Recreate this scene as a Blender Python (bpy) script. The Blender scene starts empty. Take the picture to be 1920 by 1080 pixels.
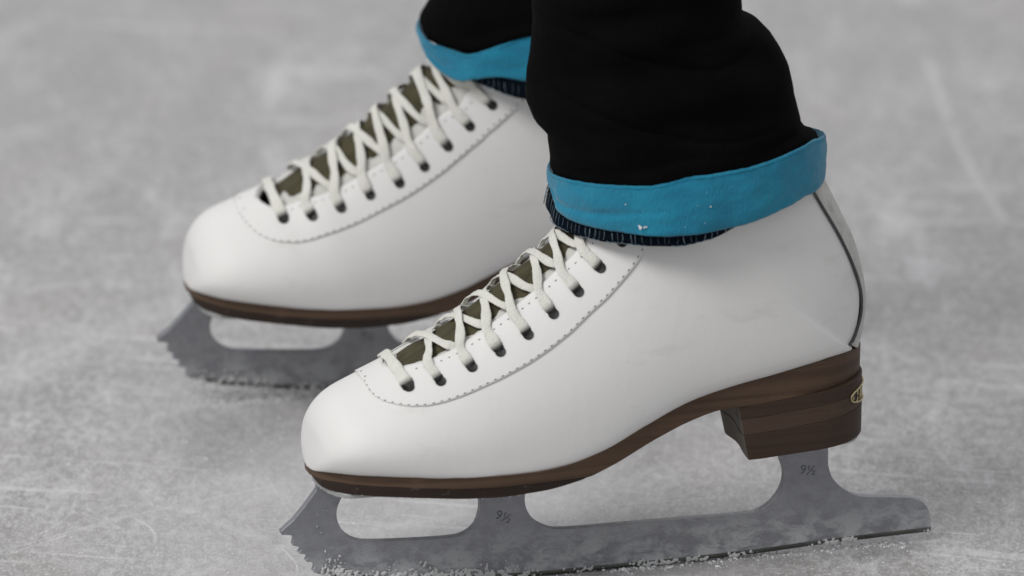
import bpy, bmesh, math, random
import numpy as np
from mathutils import Vector, Matrix, Euler, noise

sc = bpy.context.scene
COL = sc.collection
PI = math.pi
MM = 0.001

# ------------------------------------------------------------ camera
cd = bpy.data.cameras.new("camera")
cam = bpy.data.objects.new("camera", cd)
COL.objects.link(cam)
sc.camera = cam
cam.location = (-0.0459159, -3.2142715, 1.1156240)
cam.rotation_euler = (math.radians(90 - 17.0), 0, 0)
cd.sensor_width = 36.0
cd.lens = 36.0 * 4.138 * 3400 / 1920.0
cd.clip_start = 0.1
cd.clip_end = 300.0
cd.dof.use_dof = True
cd.dof.focus_distance = 3.385
cd.dof.aperture_fstop = 7.5

# ------------------------------------------------------------ light: a covered rink, broad lamps overhead
world = bpy.data.worlds.new("World")
sc.world = world
world.use_nodes = True
wb = world.node_tree.nodes["Background"]
wb.inputs["Color"].default_value = (0.82, 0.83, 0.86, 1)
wb.inputs["Strength"].default_value = 0.58

def area_lamp(name, loc, target, size, size_y, power, color):
    ld = bpy.data.lights.new(name, 'AREA')
    ld.shape = 'RECTANGLE'; ld.size = size; ld.size_y = size_y
    ld.energy = power; ld.color = color
    o = bpy.data.objects.new(name, ld)
    o.location = loc
    o.rotation_euler = (Vector(target) - Vector(loc)).to_track_quat('-Z', 'Y').to_euler()
    COL.objects.link(o)
    return o
area_lamp("rink_lamp", (-2.9, -2.5, 4.0), (0, 0, 0.05), 2.4, 1.6, 186, (1.0, 0.985, 0.96))
area_lamp("rink_lamp", (0.6, 3.4, 4.6), (0, 0, 0.05), 3.0, 1.0, 42, (1.0, 0.99, 0.97))

sc.view_settings.view_transform = 'Standard'
sc.view_settings.look = 'None'
sc.view_settings.gamma = 1.0
sc.view_settings.exposure = 0.0
try:
    sc.cycles.use_denoising = True
except Exception:
    pass

# ---- measurements in millimetres (skate-local: X from the toe, Z above the ice)
DATA = {
 'X0': -142.47,
 'boot': [[0.0, 61.24, -0.24, 62.04, 0.0, 0.0, 0.3], [1.0, 62.0, 0.47, 69.74, 12.5, 8.2, 0.42], [4.0, 63.52, 1.4, 76.46, 21.5, 15.8, 0.4], [9.0, 64.4, 2.42, 81.99, 27.6, 22.8, 0.38], [16.0, 64.73, 6.05, 88.77, 33.2, 28.6, 0.34], [27.0, 64.72, 12.23, 94.85, 37.6, 33.6, 0.3], [41.0, 64.17, 22.96, 100.35, 40.6, 37.7, 0.28], [55.01, 63.18, 35.82, 106.39, 42.0, 39.8, 0.27], [69.01, 62.37, 43.74, 111.21, 42.3, 40.7, 0.25], [83.01, 61.91, 55.13, 117.37, 41.8, 40.1, 0.25], [98.01, 61.87, 68.06, 125.4, 40.5, 38.6, 0.25], [113.01, 63.53, 80.98, 135.07, 38.9, 36.5, 0.26], [131.02, 68.43, 92.92, 144.24, 37.2, 33.4, 0.28], [150.02, 76.99, 105.28, 153.17, 36.0, 30.0, 0.3], [170.02, 85.39, 115.34, 161.37, 35.5, 28.0, 0.33], [190.02, 90.73, 120.21, 171.49, 35.5, 27.5, 0.36], [212.02, 94.85, 121.6, 181.29, 36.0, 27.0, 0.39], [232.03, 98.51, 121.52, 191.18, 36.5, 25.0, 0.41], [248.53, 99.67, 120.96, 200.35, 37.0, 17.0, 0.42], [253.89, 98.73, 119.98, 208.31, 37.5, 3.0, 0.43], [257.09, 109.09, 119.52, 212.53, 38.0, 0.0, 0.44], [257.96, 121.14, 119.31, 215.49, 38.0, 0.0, 0.45], [256.02, 133.9, 119.36, 217.7, 38.0, 0.0, 0.46], [251.53, 149.33, 119.7, 219.15, 38.0, 0.0, 0.48], [244.8, 163.63, 120.06, 220.11, 38.0, 0.0, 0.5], [237.71, 177.92, 120.62, 220.8, 38.5, 0.0, 0.5], [233.57, 187.7, 121.12, 221.26, 38.0, 0.0, 0.5]],
 'boot_f': [[0.0, 61.24, -0.24, 62.04, 0.0, 0.0, 0.3], [1.0, 62.0, 0.47, 69.74, 12.5, 8.2, 0.42], [4.0, 63.52, 1.4, 76.46, 21.5, 15.8, 0.4], [9.0, 64.4, 2.42, 81.99, 27.6, 22.8, 0.38], [16.0, 64.73, 6.05, 88.77, 33.2, 28.6, 0.34], [27.0, 64.72, 12.23, 94.85, 37.6, 33.6, 0.3], [41.0, 64.17, 22.96, 100.35, 40.6, 37.7, 0.28], [55.01, 63.18, 35.82, 106.39, 42.0, 39.8, 0.27], [69.01, 62.37, 43.74, 111.21, 42.3, 40.7, 0.25], [83.01, 61.91, 54.06, 119.87, 41.8, 40.1, 0.25], [98.01, 61.87, 65.75, 127.42, 40.5, 38.6, 0.25], [113.01, 63.53, 77.05, 137.64, 38.9, 36.5, 0.26], [131.02, 68.43, 87.27, 147.36, 37.2, 33.4, 0.28], [150.02, 76.99, 97.53, 157.58, 36.0, 30.0, 0.3], [170.02, 85.39, 106.37, 166.98, 35.5, 28.0, 0.33], [190.02, 90.73, 113.43, 171.49, 35.5, 27.5, 0.36], [212.02, 94.85, 115.19, 181.29, 36.0, 27.0, 0.39], [232.03, 98.51, 115.6, 191.18, 36.5, 25.0, 0.41], [248.53, 99.67, 115.55, 200.35, 37.0, 17.0, 0.42], [253.89, 98.73, 114.57, 208.31, 37.5, 3.0, 0.43], [257.09, 109.09, 114.11, 212.53, 38.0, 0.0, 0.44], [257.96, 121.14, 113.9, 215.49, 38.0, 0.0, 0.45], [256.02, 133.9, 113.95, 217.7, 38.0, 0.0, 0.46], [251.53, 149.33, 114.29, 219.15, 38.0, 0.0, 0.48], [244.8, 163.63, 114.65, 220.11, 38.0, 0.0, 0.5], [237.71, 177.92, 115.21, 220.8, 38.5, 0.0, 0.5], [233.57, 187.7, 115.71, 221.26, 38.0, 0.0, 0.5]],
 'eye': [[7.32, 0.85], [8.56, 0.8], [9.64, 0.7875], [10.58, 0.775], [11.52, 0.765], [12.42, 0.775], [13.34, 0.79], [14.4, 0.8075]],
 'seam': [[6.32, 1.0], [6.2, 0.99], [6.14, 0.955], [6.16, 0.9075], [6.32, 0.8475], [6.62, 0.7925], [6.98, 0.7475], [7.6, 0.71], [8.24, 0.69], [9.0, 0.68], [9.72, 0.675], [10.44, 0.665], [11.14, 0.6575], [11.86, 0.66], [12.58, 0.67], [13.36, 0.695], [14.26, 0.7125], [15.16, 0.72], [16.14, 0.73], [17.04, 0.735]],
 'edge': [[7.52, 0.96], [7.8, 0.955], [8.54, 0.9275], [9.4, 0.91], [10.0, 0.9075], [10.76, 0.9025], [11.6, 0.8975], [12.44, 0.9], [13.34, 0.915], [14.42, 0.92], [15.3, 0.9025]],
 'backline': [[24.58, 0.1], [23.94, 0.095], [23.24, 0.1025], [22.56, 0.085], [22.0, 0.0525], [21.22, 0.04], [20.38, 0.0], [19.72, 0.0425], [19.1, 0.0425]],
 'eye_f': [[7.5, 0.8625], [8.66, 0.7975], [9.68, 0.7675], [10.74, 0.7475], [11.76, 0.7175], [12.66, 0.7125], [13.6, 0.725], [14.76, 0.7625], [16.22, 0.7625]],
 'seam_f': [[6.3, 0.985], [6.06, 0.98], [6.1, 0.9525], [6.18, 0.91], [6.32, 0.85], [6.54, 0.7975], [6.92, 0.745], [7.6, 0.7075], [8.38, 0.6825], [9.18, 0.665], [9.98, 0.665], [10.76, 0.6575], [11.54, 0.65], [12.3, 0.6475], [13.06, 0.65], [13.9, 0.665], [15.1, 0.71], [16.18, 0.7075], [17.24, 0.7], [18.92, 0.6825]],
 'edge_f': [[7.28, 0.9425], [8.42, 0.9075], [9.18, 0.8725], [10.0, 0.8625], [10.98, 0.845], [11.92, 0.83], [12.64, 0.83], [13.44, 0.8375], [14.38, 0.85], [15.68, 0.855], [16.82, 0.8325]],
 'sole_top': [[0.0033, 63.7], [2.6945, 64.285], [10.0036, 65.5806], [22.543, 65.8954], [40.5348, 65.2048], [64.2197, 63.5214], [83.745, 62.8844], [98.8501, 62.8736], [114.3478, 64.6817], [129.9349, 68.9456], [145.5559, 75.9802], [160.909, 82.8886], [176.1379, 88.7422], [191.0924, 91.959], [208.5905, 95.2029], [226.2887, 98.5317], [239.9164, 100.8463], [246.8, 101.0], [251.0, 100.2], [256.6, 98.9]],
 'sole_bot': [[0.1877, 57.818], [1.5265, 55.2696], [6.1256, 55.3042], [18.1607, 55.3682], [40.4958, 54.7521], [64.202, 53.0555], [83.745, 52.6526], [103.9983, 53.6766], [119.5697, 56.1677], [135.1811, 61.6788], [150.8276, 68.9638], [166.0491, 75.5545], [178.7072, 79.491], [184.9412, 80.9542]],
 'sole_mid': [[0.2904, 58.7572], [9.9749, 60.3419], [31.9007, 59.9218], [64.21, 57.7925], [85.5058, 57.44], [103.9915, 57.4295]],
 'blade': [[4.07, 50.28], [-1.37, 43.22], [-6.32, 37.38], [-12.49, 32.15], [-12.26, 30.62], [-7.12, 29.91], [-6.65, 27.6], [-7.16, 25.13], [-4.23, 24.11], [-3.26, 22.76], [-4.5, 21.11], [-1.07, 20.29], [-0.35, 18.71], [-1.34, 17.04], [2.33, 16.2], [2.81, 13.88], [2.05, 11.68], [2.76, 11.38], [3.38, 11.1], [4.19, 10.78], [5.48, 10.36], [7.32, 9.78], [9.56, 9.09], [12.16, 8.37], [15.06, 7.71], [18.45, 7.1], [22.28, 6.52], [26.19, 5.97], [29.84, 5.47], [32.81, 5.05], [35.39, 4.7], [38.29, 4.36], [42.19, 3.96], [47.51, 3.47], [53.8, 2.93], [60.48, 2.4], [66.97, 1.95], [73.14, 1.59], [79.29, 1.28], [85.5, 1.02], [91.85, 0.82], [98.42, 0.68], [105.16, 0.6], [111.92, 0.56], [118.58, 0.55], [124.88, 0.56], [130.96, 0.61], [137.31, 0.68], [144.41, 0.75], [152.66, 0.82], [161.72, 0.9], [170.94, 1.0], [179.67, 1.13], [187.75, 1.28], [195.51, 1.45], [203.08, 1.66], [210.54, 1.92], [217.85, 2.26], [224.99, 2.67], [232.08, 3.08], [239.25, 3.44], [246.66, 3.73], [254.19, 3.97], [261.59, 4.19], [268.59, 4.4], [275.02, 4.58], [281.07, 4.74], [286.95, 4.89], [292.92, 5.05], [293.08, 10.45], [292.83, 11.59], [292.61, 12.73], [292.34, 13.86], [291.98, 14.93], [291.51, 15.96], [290.97, 16.96], [290.34, 17.9], [289.61, 18.74], [288.76, 19.47], [287.81, 20.1], [286.78, 20.66], [285.72, 21.14], [284.87, 21.51], [284.13, 21.78], [283.03, 22.02], [281.1, 22.32], [277.83, 22.7], [273.61, 23.12], [269.29, 23.55], [265.74, 23.93], [263.22, 24.23], [261.27, 24.47], [259.63, 24.74], [258.07, 25.12], [256.6, 25.62], [255.32, 26.21], [254.13, 26.88], [252.94, 27.62], [251.72, 28.45], [250.51, 29.36], [249.37, 30.33], [248.31, 31.36], [247.34, 32.44], [246.44, 33.59], [245.63, 34.78], [244.94, 36.0], [244.42, 37.27], [244.03, 38.59], [243.7, 39.92], [243.34, 41.25], [243.24, 49.42], [243.07, 62.18], [220.3, 61.58], [220.47, 45.79], [220.99, 44.29], [221.55, 42.79], [222.03, 41.29], [222.31, 39.76], [222.37, 38.18], [222.27, 36.56], [222.01, 34.96], [221.62, 33.44], [221.05, 31.99], [220.32, 30.58], [219.49, 29.27], [218.64, 28.08], [217.75, 27.04], [216.8, 26.13], [215.83, 25.32], [214.87, 24.58], [213.99, 23.91], [213.14, 23.31], [212.22, 22.8], [211.1, 22.36], [210.14, 22.01], [209.28, 21.74], [207.75, 21.54], [204.78, 21.39], [199.79, 21.31], [193.33, 21.29], [186.27, 21.31], [179.52, 21.34], [173.22, 21.38], [166.93, 21.44], [160.64, 21.5], [154.36, 21.54], [147.79, 21.54], [141.03, 21.51], [134.67, 21.48], [129.29, 21.49], [125.11, 21.54], [121.79, 21.6], [119.09, 21.7], [116.79, 21.84], [115.04, 21.98], [113.9, 22.12], [112.95, 22.36], [111.79, 22.8], [110.26, 23.48], [108.59, 24.35], [106.96, 25.35], [105.55, 26.4], [104.39, 27.53], [103.38, 28.75], [102.53, 30.02], [101.81, 31.3], [101.23, 32.58], [100.8, 33.89], [100.5, 35.21], [100.32, 36.5], [100.3, 37.77], [100.44, 39.02], [100.64, 40.26], [100.81, 41.51], [101.8, 49.01], [78.23, 51.07], [78.71, 43.46], [78.92, 41.83], [79.16, 40.18], [79.35, 38.58], [79.45, 37.08], [79.45, 35.73], [79.37, 34.48], [79.2, 33.27], [78.94, 32.06], [78.62, 30.8], [78.22, 29.53], [77.69, 28.31], [76.95, 27.18], [75.97, 26.13], [74.81, 25.14], [73.47, 24.27], [71.98, 23.57], [70.58, 23.08], [69.19, 22.76], [67.33, 22.57], [64.54, 22.47], [60.4, 22.47], [55.26, 22.59], [49.81, 22.78], [44.75, 22.98], [39.99, 23.19], [35.26, 23.44], [30.96, 23.72], [27.48, 24.03], [25.11, 24.35], [23.59, 24.7], [22.47, 25.09], [21.33, 25.59], [20.12, 26.19], [19.05, 26.86], [18.08, 27.63], [17.17, 28.48], [16.31, 29.44], [15.52, 30.49], [14.83, 31.61], [14.25, 32.78], [13.79, 34.03], [13.43, 35.36], [13.18, 36.68], [13.06, 37.92], [13.08, 39.02], [13.22, 40.04], [13.48, 41.06], [13.82, 42.13], [14.28, 43.28], [14.85, 44.46], [15.47, 45.69], [16.07, 46.96], [16.63, 48.3], [17.19, 49.7], [17.75, 51.13], [18.31, 52.54], [19.09, 58.75], [5.62, 59.92]],
 'runner': [[2.05, 11.68], [2.76, 11.38], [3.38, 11.1], [4.19, 10.78], [5.48, 10.36], [7.32, 9.78], [9.56, 9.09], [12.16, 8.37], [15.06, 7.71], [18.45, 7.1], [22.28, 6.52], [26.19, 5.97], [29.84, 5.47], [32.81, 5.05], [35.39, 4.7], [38.29, 4.36], [42.19, 3.96], [47.51, 3.47], [53.8, 2.93], [60.48, 2.4], [66.97, 1.95], [73.14, 1.59], [79.29, 1.28], [85.5, 1.02], [91.85, 0.82], [98.42, 0.68], [105.16, 0.6], [111.92, 0.56], [118.58, 0.55], [124.88, 0.56], [130.96, 0.61], [137.31, 0.68], [144.41, 0.75], [152.66, 0.82], [161.72, 0.9], [170.94, 1.0], [179.67, 1.13], [187.75, 1.28], [195.51, 1.45], [203.08, 1.66], [210.54, 1.92], [217.85, 2.26], [224.99, 2.67], [232.08, 3.08], [239.25, 3.44], [246.66, 3.73], [254.19, 3.97], [261.59, 4.19], [268.59, 4.4], [275.02, 4.58], [281.07, 4.74], [286.95, 4.89], [292.92, 5.05]],
 'frames': [[[0, 0, 0], [0.2653, 0, 0]], [[-67.2564, 270.1435, 0.1213], [0.1999, 0.1485, 0.03]]],
 'leg': [{"rows": [[180.2, 31.0, 8.4, 57.8], [187.2, 30.6, 8.3, 58.4], [192.7, 30.0, 8.1, 57.5], [199.7, 29.1, 7.9, 57.4], [204.0, 27.6, 7.5, 56.2], [206.4, 26.0, 7.1, 55.8], [211.8, 22.9, 6.2, 57.9], [220.6, 20.0, 5.4, 58.5], [228.1, 19.5, 5.3, 57.8], [234.3, 18.9, 5.1, 57.0], [241.7, 17.8, 4.8, 54.3], [248.0, 16.2, 4.4, 52.0], [253.0, 14.0, 3.8, 49.5], [256.2, 10.4, 2.8, 45.9], [260.7, 9.5, 2.6, 45.3], [266.8, 9.1, 2.5, 45.1], [280.2, 9.1, 2.5, 44.1]], "c": [32.07, 8.71, 181.38], "rx": 61.65, "ry": 52.0, "top": [[-3.039, 187.14], [-2.9051, 187.39], [-2.649, 189.0], [-2.3881, 189.98], [-2.0966, 191.48], [-1.8292, 192.53], [-1.5799, 197.43], [-1.31, 199.12], [-1.0156, 201.29], [-0.7053, 204.65], [-0.4916, 205.96], [-0.3366, 205.1]], "bot": [[-2.9587, 180.41], [-2.821, 173.77], [-2.6478, 171.25], [-2.3867, 170.06], [-2.1394, 169.79], [-1.9268, 169.53], [-1.6532, 169.96], [-1.4236, 171.07], [-1.1845, 173.29], [-0.916, 177.14], [-0.6337, 180.46], [-0.3823, 181.57], [-0.148, 182.37]], "hem": [[-3.0649, 170.15], [-2.8325, 165.51], [-2.6054, 164.31], [-2.3618, 163.89], [-2.0811, 164.12], [-1.8399, 164.09], [-1.5765, 164.91], [-1.3893, 167.84], [-1.2147, 172.51], [-1.1124, 174.82], [-1.0, 181.0], [-0.7, 188.0], [-0.3, 190.0]]}, {"rows": [[167.6, -24.0, 253.3, 62.7], [175.9, -24.1, 252.1, 65.2], [184.2, -24.1, 250.8, 66.4], [190.8, -24.1, 249.8, 66.6], [194.6, -24.1, 249.2, 65.3], [199.3, -24.1, 248.5, 62.2], [204.8, -24.1, 247.6, 58.4], [217.1, -24.2, 245.8, 53.5], [233.5, -25.5, 243.0, 50.8], [255.2, -26.8, 239.4, 48.2]], "c": [-24.07, 251.67, 178.44], "rx": 66.99, "ry": 52.0, "top": [[-3.0384, 188.55], [-2.8157, 185.79], [-2.6345, 184.71], [-2.4396, 184.34], [-2.2586, 183.39], [-2.1373, 186.35], [-1.9795, 190.78], [-1.7899, 195.77]], "bot": [[-3.006, 184.25], [-2.8845, 181.19], [-2.761, 176.53], [-2.6355, 173.67], [-2.4704, 170.51], [-2.3194, 169.87], [-2.1376, 173.03], [-1.9919, 175.06], [-1.8012, 172.8]], "hem": [[-3.1, 192.0], [-2.6, 186.0], [-2.3056, 170.89], [-2.2139, 169.9], [-2.1283, 168.77], [-2.0766, 167.58], [-1.9733, 165.63], [-1.8784, 164.28], [-1.7901, 163.83]]}],
 'cam': {"loc": [-45.9159, -3214.2715, 1115.624], "pitch": 17.0, "F": 14069.2, "d_near": 3400.0},
 'tracks': [[0.1891, 0.9068, 0.2115, 0.5395, -0.0044, 0.005, 0.5], [0.1611, 0.6171, 0.2247, 0.6131, 0.0013, 0.008, 0.42], [-0.3022, 0.2533, -0.2119, 0.4163, 0.0112, 0.022, 0.34], [-0.2817, 0.0207, -0.1411, 0.1298, 0.0053, 0.001, 0.5], [-0.2766, 0.017, -0.2219, 0.0706, 0.0023, 0.0012, 0.45], [-0.222, 0.0721, -0.2107, 0.0312, 0.0051, 0.0016, 0.6], [-0.184, 0.0906, -0.1695, 0.0447, 0.0038, 0.001, 0.3], [-0.2656, 0.0432, -0.2617, 0.1441, -0.0151, 0.0014, 0.3], [-0.2999, 0.4283, -0.2212, 0.4609, 0.0043, 0.007, 0.3], [-0.3337, 0.8552, -0.3082, 0.9835, 0.0131, 0.01, 0.22], [-0.2783, 0.5152, -0.2312, 0.574, 0.0075, 0.005, 0.15], [-0.266, 0.6499, -0.2344, 0.5839, 0.0058, 0.004, 0.2], [0.105, 0.1441, 0.1953, 0.1219, -0.0019, 0.004, 0.4], [0.1237, 0.3441, 0.1549, 0.3073, 0.0014, 0.006, 0.35], [0.134, 0.0207, 0.1745, 0.0074, 0.0009, 0.0012, 0.5], [-0.1512, 0.0297, -0.1428, -0.0088, 0.002, 0.001, 0.6], [0.1484, 0.7772, 0.2404, 0.8326, 0.0054, 0.012, 0.15], [-0.3077, 0.7232, -0.2066, 0.8214, 0.0085, 0.01, 0.14], [-0.2644, 0.1827, -0.1592, 0.2322, -0.0093, 0.0014, 0.25], [-0.2709, 0.1227, -0.2051, -0.0066, 0.0087, 0.0012, 0.25], [0.1657, 0.2406, 0.2053, 0.2745, 0.0026, 0.0015, 0.3], [0.1416, 0.5008, 0.2102, 0.4534, -0.0042, 0.004, 0.18], [-0.0237, 0.0798, 0.0685, 0.1031, 0.0019, 0.0015, 0.25], [-0.1098, 0.0607, -0.0657, 0.0914, 0.0011, 0.0012, 0.25], [-0.1946, 0.2156, -0.1439, 0.0493, 0.0087, 0.0012, 0.25]],
 'XL': 256.43,
}

def cr(keys, s):
    """Catmull-Rom through rows of keys at parameter array s (0..n-1)"""
    K = np.asarray(keys, float); n = len(K)
    s = np.atleast_1d(np.asarray(s, float))
    i = np.clip(np.floor(s).astype(int), 0, n-2); t = (s-i)[:, None]
    g = lambda j: np.where((j < 0)[:, None], 2*K[0]-K[1], np.where((j > n-1)[:, None], 2*K[n-1]-K[n-2], K[np.clip(j, 0, n-1)]))
    p0, p1, p2, p3 = g(i-1), g(i), g(i+1), g(i+2)
    return 0.5*((2*p1)+(p2-p0)*t+(2*p0-5*p1+4*p2-p3)*t*t+(3*p1-p0-3*p2+p3)*t**3)

class Boot:
    # rows of keys: BX BZ TX TZ W y0 vm
    def __init__(self, keys): self.k = np.array(keys, float); self.n = len(keys)
    def pt(self, s, v):
        """side surface point at section s, height fraction v -> X, |Y|, Z (mm)"""
        s, v = np.broadcast_arrays(np.atleast_1d(np.asarray(s, float)), np.atleast_1d(np.asarray(v, float)))
        sh = s.shape; s = s.ravel(); v = v.ravel()
        r = cr(self.k, s)
        BX, BZ, TX, TZ, W, y0, vm = r.T
        y0 = np.maximum(y0, 0); W = np.maximum(W, 0)
        lo = y0+(W-y0)*np.clip(1-np.abs(1-np.minimum(v/vm, 1))**2.0, 0, 1)**0.5
        u = np.clip((v-vm)/(1-vm), 0, 1)
        b = np.interp(s, [0, 5, 11, 15, 24], [1.85, 1.85, 1.9, 2.0, 2.0])
        hi = W*np.clip(1-u**b, 0, 1)**np.interp(s, [0, 6, 12, 16, 24], [.56, .58, .62, .55, .5])
        y = np.where(v < vm, lo, hi)
        X = BX+(TX-BX)*v; Z = BZ+(TZ-BZ)*v
        return np.stack([X, y, Z], -1).reshape(sh+(3,))
    def surf(self, s, v, side, off=0.0):
        """signed surface point with outward offset; side -1 near, +1 far"""
        s, v, side, off = [np.asarray(a, float) for a in np.broadcast_arrays(s, v, side, off)]
        e = 1e-3
        vv = np.clip(v, 0.002, 0.996)
        P = self.pt(s, v); Ps = self.pt(s+e*4, vv)-self.pt(s-e*4, vv); Pv = self.pt(s, vv+e)-self.pt(s, vv-e)
        N = np.cross(Pv, Ps)
        N /= np.maximum(np.linalg.norm(N, axis=-1, keepdims=True), 1e-9)
        N = np.where(N[..., 1:2] < 0, -N, N)
        P = P+N*off[..., None]
        P[..., 1] *= side; N = N.copy(); N[..., 1] *= side
        return P, N

D = DATA
X0 = D["X0"]
RS = np.random.RandomState(7)

# ------------------------------------------------------------ material helpers
class NT:
    def __init__(self, name):
        self.m = bpy.data.materials.new(name); self.m.use_nodes = True
        self.t = self.m.node_tree; self.n = self.t.nodes; self.b = self.n["Principled BSDF"]
    def node(self, typ, **kw):
        nd = self.n.new(typ)
        for k, v in kw.items():
            if k.startswith("_"): setattr(nd, k[1:], v)
        return nd
    def link(self, a, b): self.t.links.new(a, b)
    def val(self, inp, v):
        if isinstance(v, (int, float)): inp.default_value = v
        elif isinstance(v, tuple): inp.default_value = v if len(v) == len(inp.default_value) else (*v, 1)
        else: self.link(v, inp)
    def math(self, op, a, b=0.0, c=0.0, clamp=False):
        nd = self.n.new("ShaderNodeMath"); nd.operation = op; nd.use_clamp = clamp
        self.val(nd.inputs[0], a); self.val(nd.inputs[1], b)
        if len(nd.inputs) > 2: self.val(nd.inputs[2], c)
        return nd.outputs[0]
    def mix(self, f, a, b, mode='MIX'):
        nd = self.n.new("ShaderNodeMix"); nd.data_type = 'RGBA'; nd.blend_type = mode
        self.val(nd.inputs[0], f); self.val(nd.inputs[6], a); self.val(nd.inputs[7], b)
        return nd.outputs[2]
    def ramp(self, f, stops):
        nd = self.n.new("ShaderNodeValToRGB"); e = nd.color_ramp.elements
        while len(e) > 1: e.remove(e[-1])
        e[0].position = stops[0][0]; e[0].color = (*stops[0][1], 1) if isinstance(stops[0][1], tuple) else (stops[0][1],)*3+(1,)
        for p, c in stops[1:]:
            x = e.new(p); x.color = (*c, 1) if isinstance(c, tuple) else (c,)*3+(1,)
        self.link(f, nd.inputs[0]); return nd.outputs[0]
    def coord(self, which="Object"): return self.n.new("ShaderNodeTexCoord").outputs[which]
    def mapping(self, vec, scale=(1, 1, 1), rot=(0, 0, 0), loc=(0, 0, 0)):
        nd = self.n.new("ShaderNodeMapping"); self.link(vec, nd.inputs[0])
        nd.inputs["Scale"].default_value = scale; nd.inputs["Rotation"].default_value = rot; nd.inputs["Location"].default_value = loc
        return nd.outputs[0]
    def noise(self, vec, scale, detail=3, rough=.5, dist=0.0):
        nd = self.n.new("ShaderNodeTexNoise"); self.link(vec, nd.inputs["Vector"])
        nd.inputs["Scale"].default_value = scale; nd.inputs["Detail"].default_value = detail
        nd.inputs["Roughness"].default_value = rough; nd.inputs["Distortion"].default_value = dist
        return nd.outputs[0]
    def voronoi(self, vec, scale, feature='F1', out="Distance"):
        nd = self.n.new("ShaderNodeTexVoronoi"); nd.feature = feature; self.link(vec, nd.inputs["Vector"])
        nd.inputs["Scale"].default_value = scale; return nd.outputs[out]
    def wave(self, vec, scale, dist=0, typ='BANDS', direction='X'):
        nd = self.n.new("ShaderNodeTexWave"); self.link(vec, nd.inputs["Vector"]); nd.bands_direction = direction
        nd.inputs["Scale"].default_value = scale; nd.inputs["Distortion"].default_value = dist
        nd.inputs["Detail"].default_value = 2; return nd.outputs["Fac"]
    def bump(self, h, strength, dist, prev=None):
        nd = self.n.new("ShaderNodeBump"); self.link(h, nd.inputs["Height"])
        nd.inputs["Strength"].default_value = strength; nd.inputs["Distance"].default_value = dist
        if prev is not None: self.link(prev, nd.inputs["Normal"])
        return nd.outputs[0]
    def set(self, **kw):
        for k, v in kw.items():
            self.val(self.b.inputs[k.replace("_", " ")], v)
        return self.m

def mat_leather(name, stains=True, seed=0.0):
    t = NT(name); c = t.mapping(t.coord(), loc=(seed, seed*.7, 0))
    n1 = t.noise(c, 14, 4, .55); n2 = t.noise(c, 55, 3, .6)
    col = t.mix(t.math('MULTIPLY', n1, .55), (.78, .775, .765), (.70, .69, .665))
    if stains:
        s = t.ramp(t.noise(t.mapping(c, scale=(1, 1, 2.6), rot=(0, .5, 0)), 22, 5, .62), [(.62, 0.0), (.74, 1.0)])
        col = t.mix(t.math('MULTIPLY', s, .30), col, (.47, .45, .38))
        sp = t.ramp(t.voronoi(c, 60), [(.0, 1.0), (.035, 0.0)])
        keep = t.ramp(n2, [(.6, 0.0), (.66, 1.0)])
        col = t.mix(t.math('MULTIPLY', t.math('MULTIPLY', sp, keep), .7), col, (.2, .19, .17))
    v = t.voronoi(c, 1500); b = t.bump(v, .12, .0002)
    b = t.bump(n1, .25, .002, b)
    b = t.bump(t.noise(t.mapping(c, scale=(1, 1, .5), rot=(0, .6, 0)), 75, 4, .6, .6), .22, .0012, b)
    t.link(b, t.b.inputs["Normal"])
    return t.set(Base_Color=col, Roughness=t.math('ADD', t.math('MULTIPLY', n2, .2), .42), Specular_IOR_Level=.32)

def mat_simple(name, color, rough=.6, metal=0.0, nscale=None, namp=.25, bscale=None, bstr=.3, bdist=.0004, spec=.4, stretch=(1, 1, 1)):
    t = NT(name); c = t.mapping(t.coord(), scale=stretch)
    col = color
    if nscale:
        n = t.noise(c, nscale, 4, .6)
        col = t.mix(n, tuple(x*(1-namp) for x in color), tuple(min(1, x*(1+namp)) for x in color))
    if bscale:
        t.link(t.bump(t.noise(c, bscale, 4, .6), bstr, bdist), t.b.inputs["Normal"])
    return t.set(Base_Color=col, Roughness=rough, Metallic=metal, Specular_IOR_Level=spec)

def mat_stack(name, a, b, dirty=0.0, zscale=300):
    """stacked leather: fine layers running along the sole, scuffed"""
    t = NT(name); c = t.coord()
    lay = t.noise(t.mapping(c, scale=(3, 3, zscale)), 1.0, 3, .7)
    col = t.mix(t.ramp(lay, [(.28, .05), (.72, .95)]), a, b)
    n = t.noise(c, 45, 5, .65)
    col = t.mix(t.ramp(n, [(.60, 0.0), (.80, .35)]), col, tuple(min(1, x*1.7+.01) for x in b))
    if dirty:
        f = t.ramp(t.noise(t.mapping(c, scale=(1, 1, 1.5)), 170, 6, .75), [(.60, 0.0), (.72, 1.0)])
        col = t.mix(t.math('MULTIPLY', f, dirty), col, (.30, .27, .25))
    bb = t.bump(lay, .35, .0004); bb = t.bump(t.noise(c, 300, 4, .7), .3, .0004, bb)
    t.link(bb, t.b.inputs["Normal"])
    return t.set(Base_Color=col, Roughness=.55, Specular_IOR_Level=.3)

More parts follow.
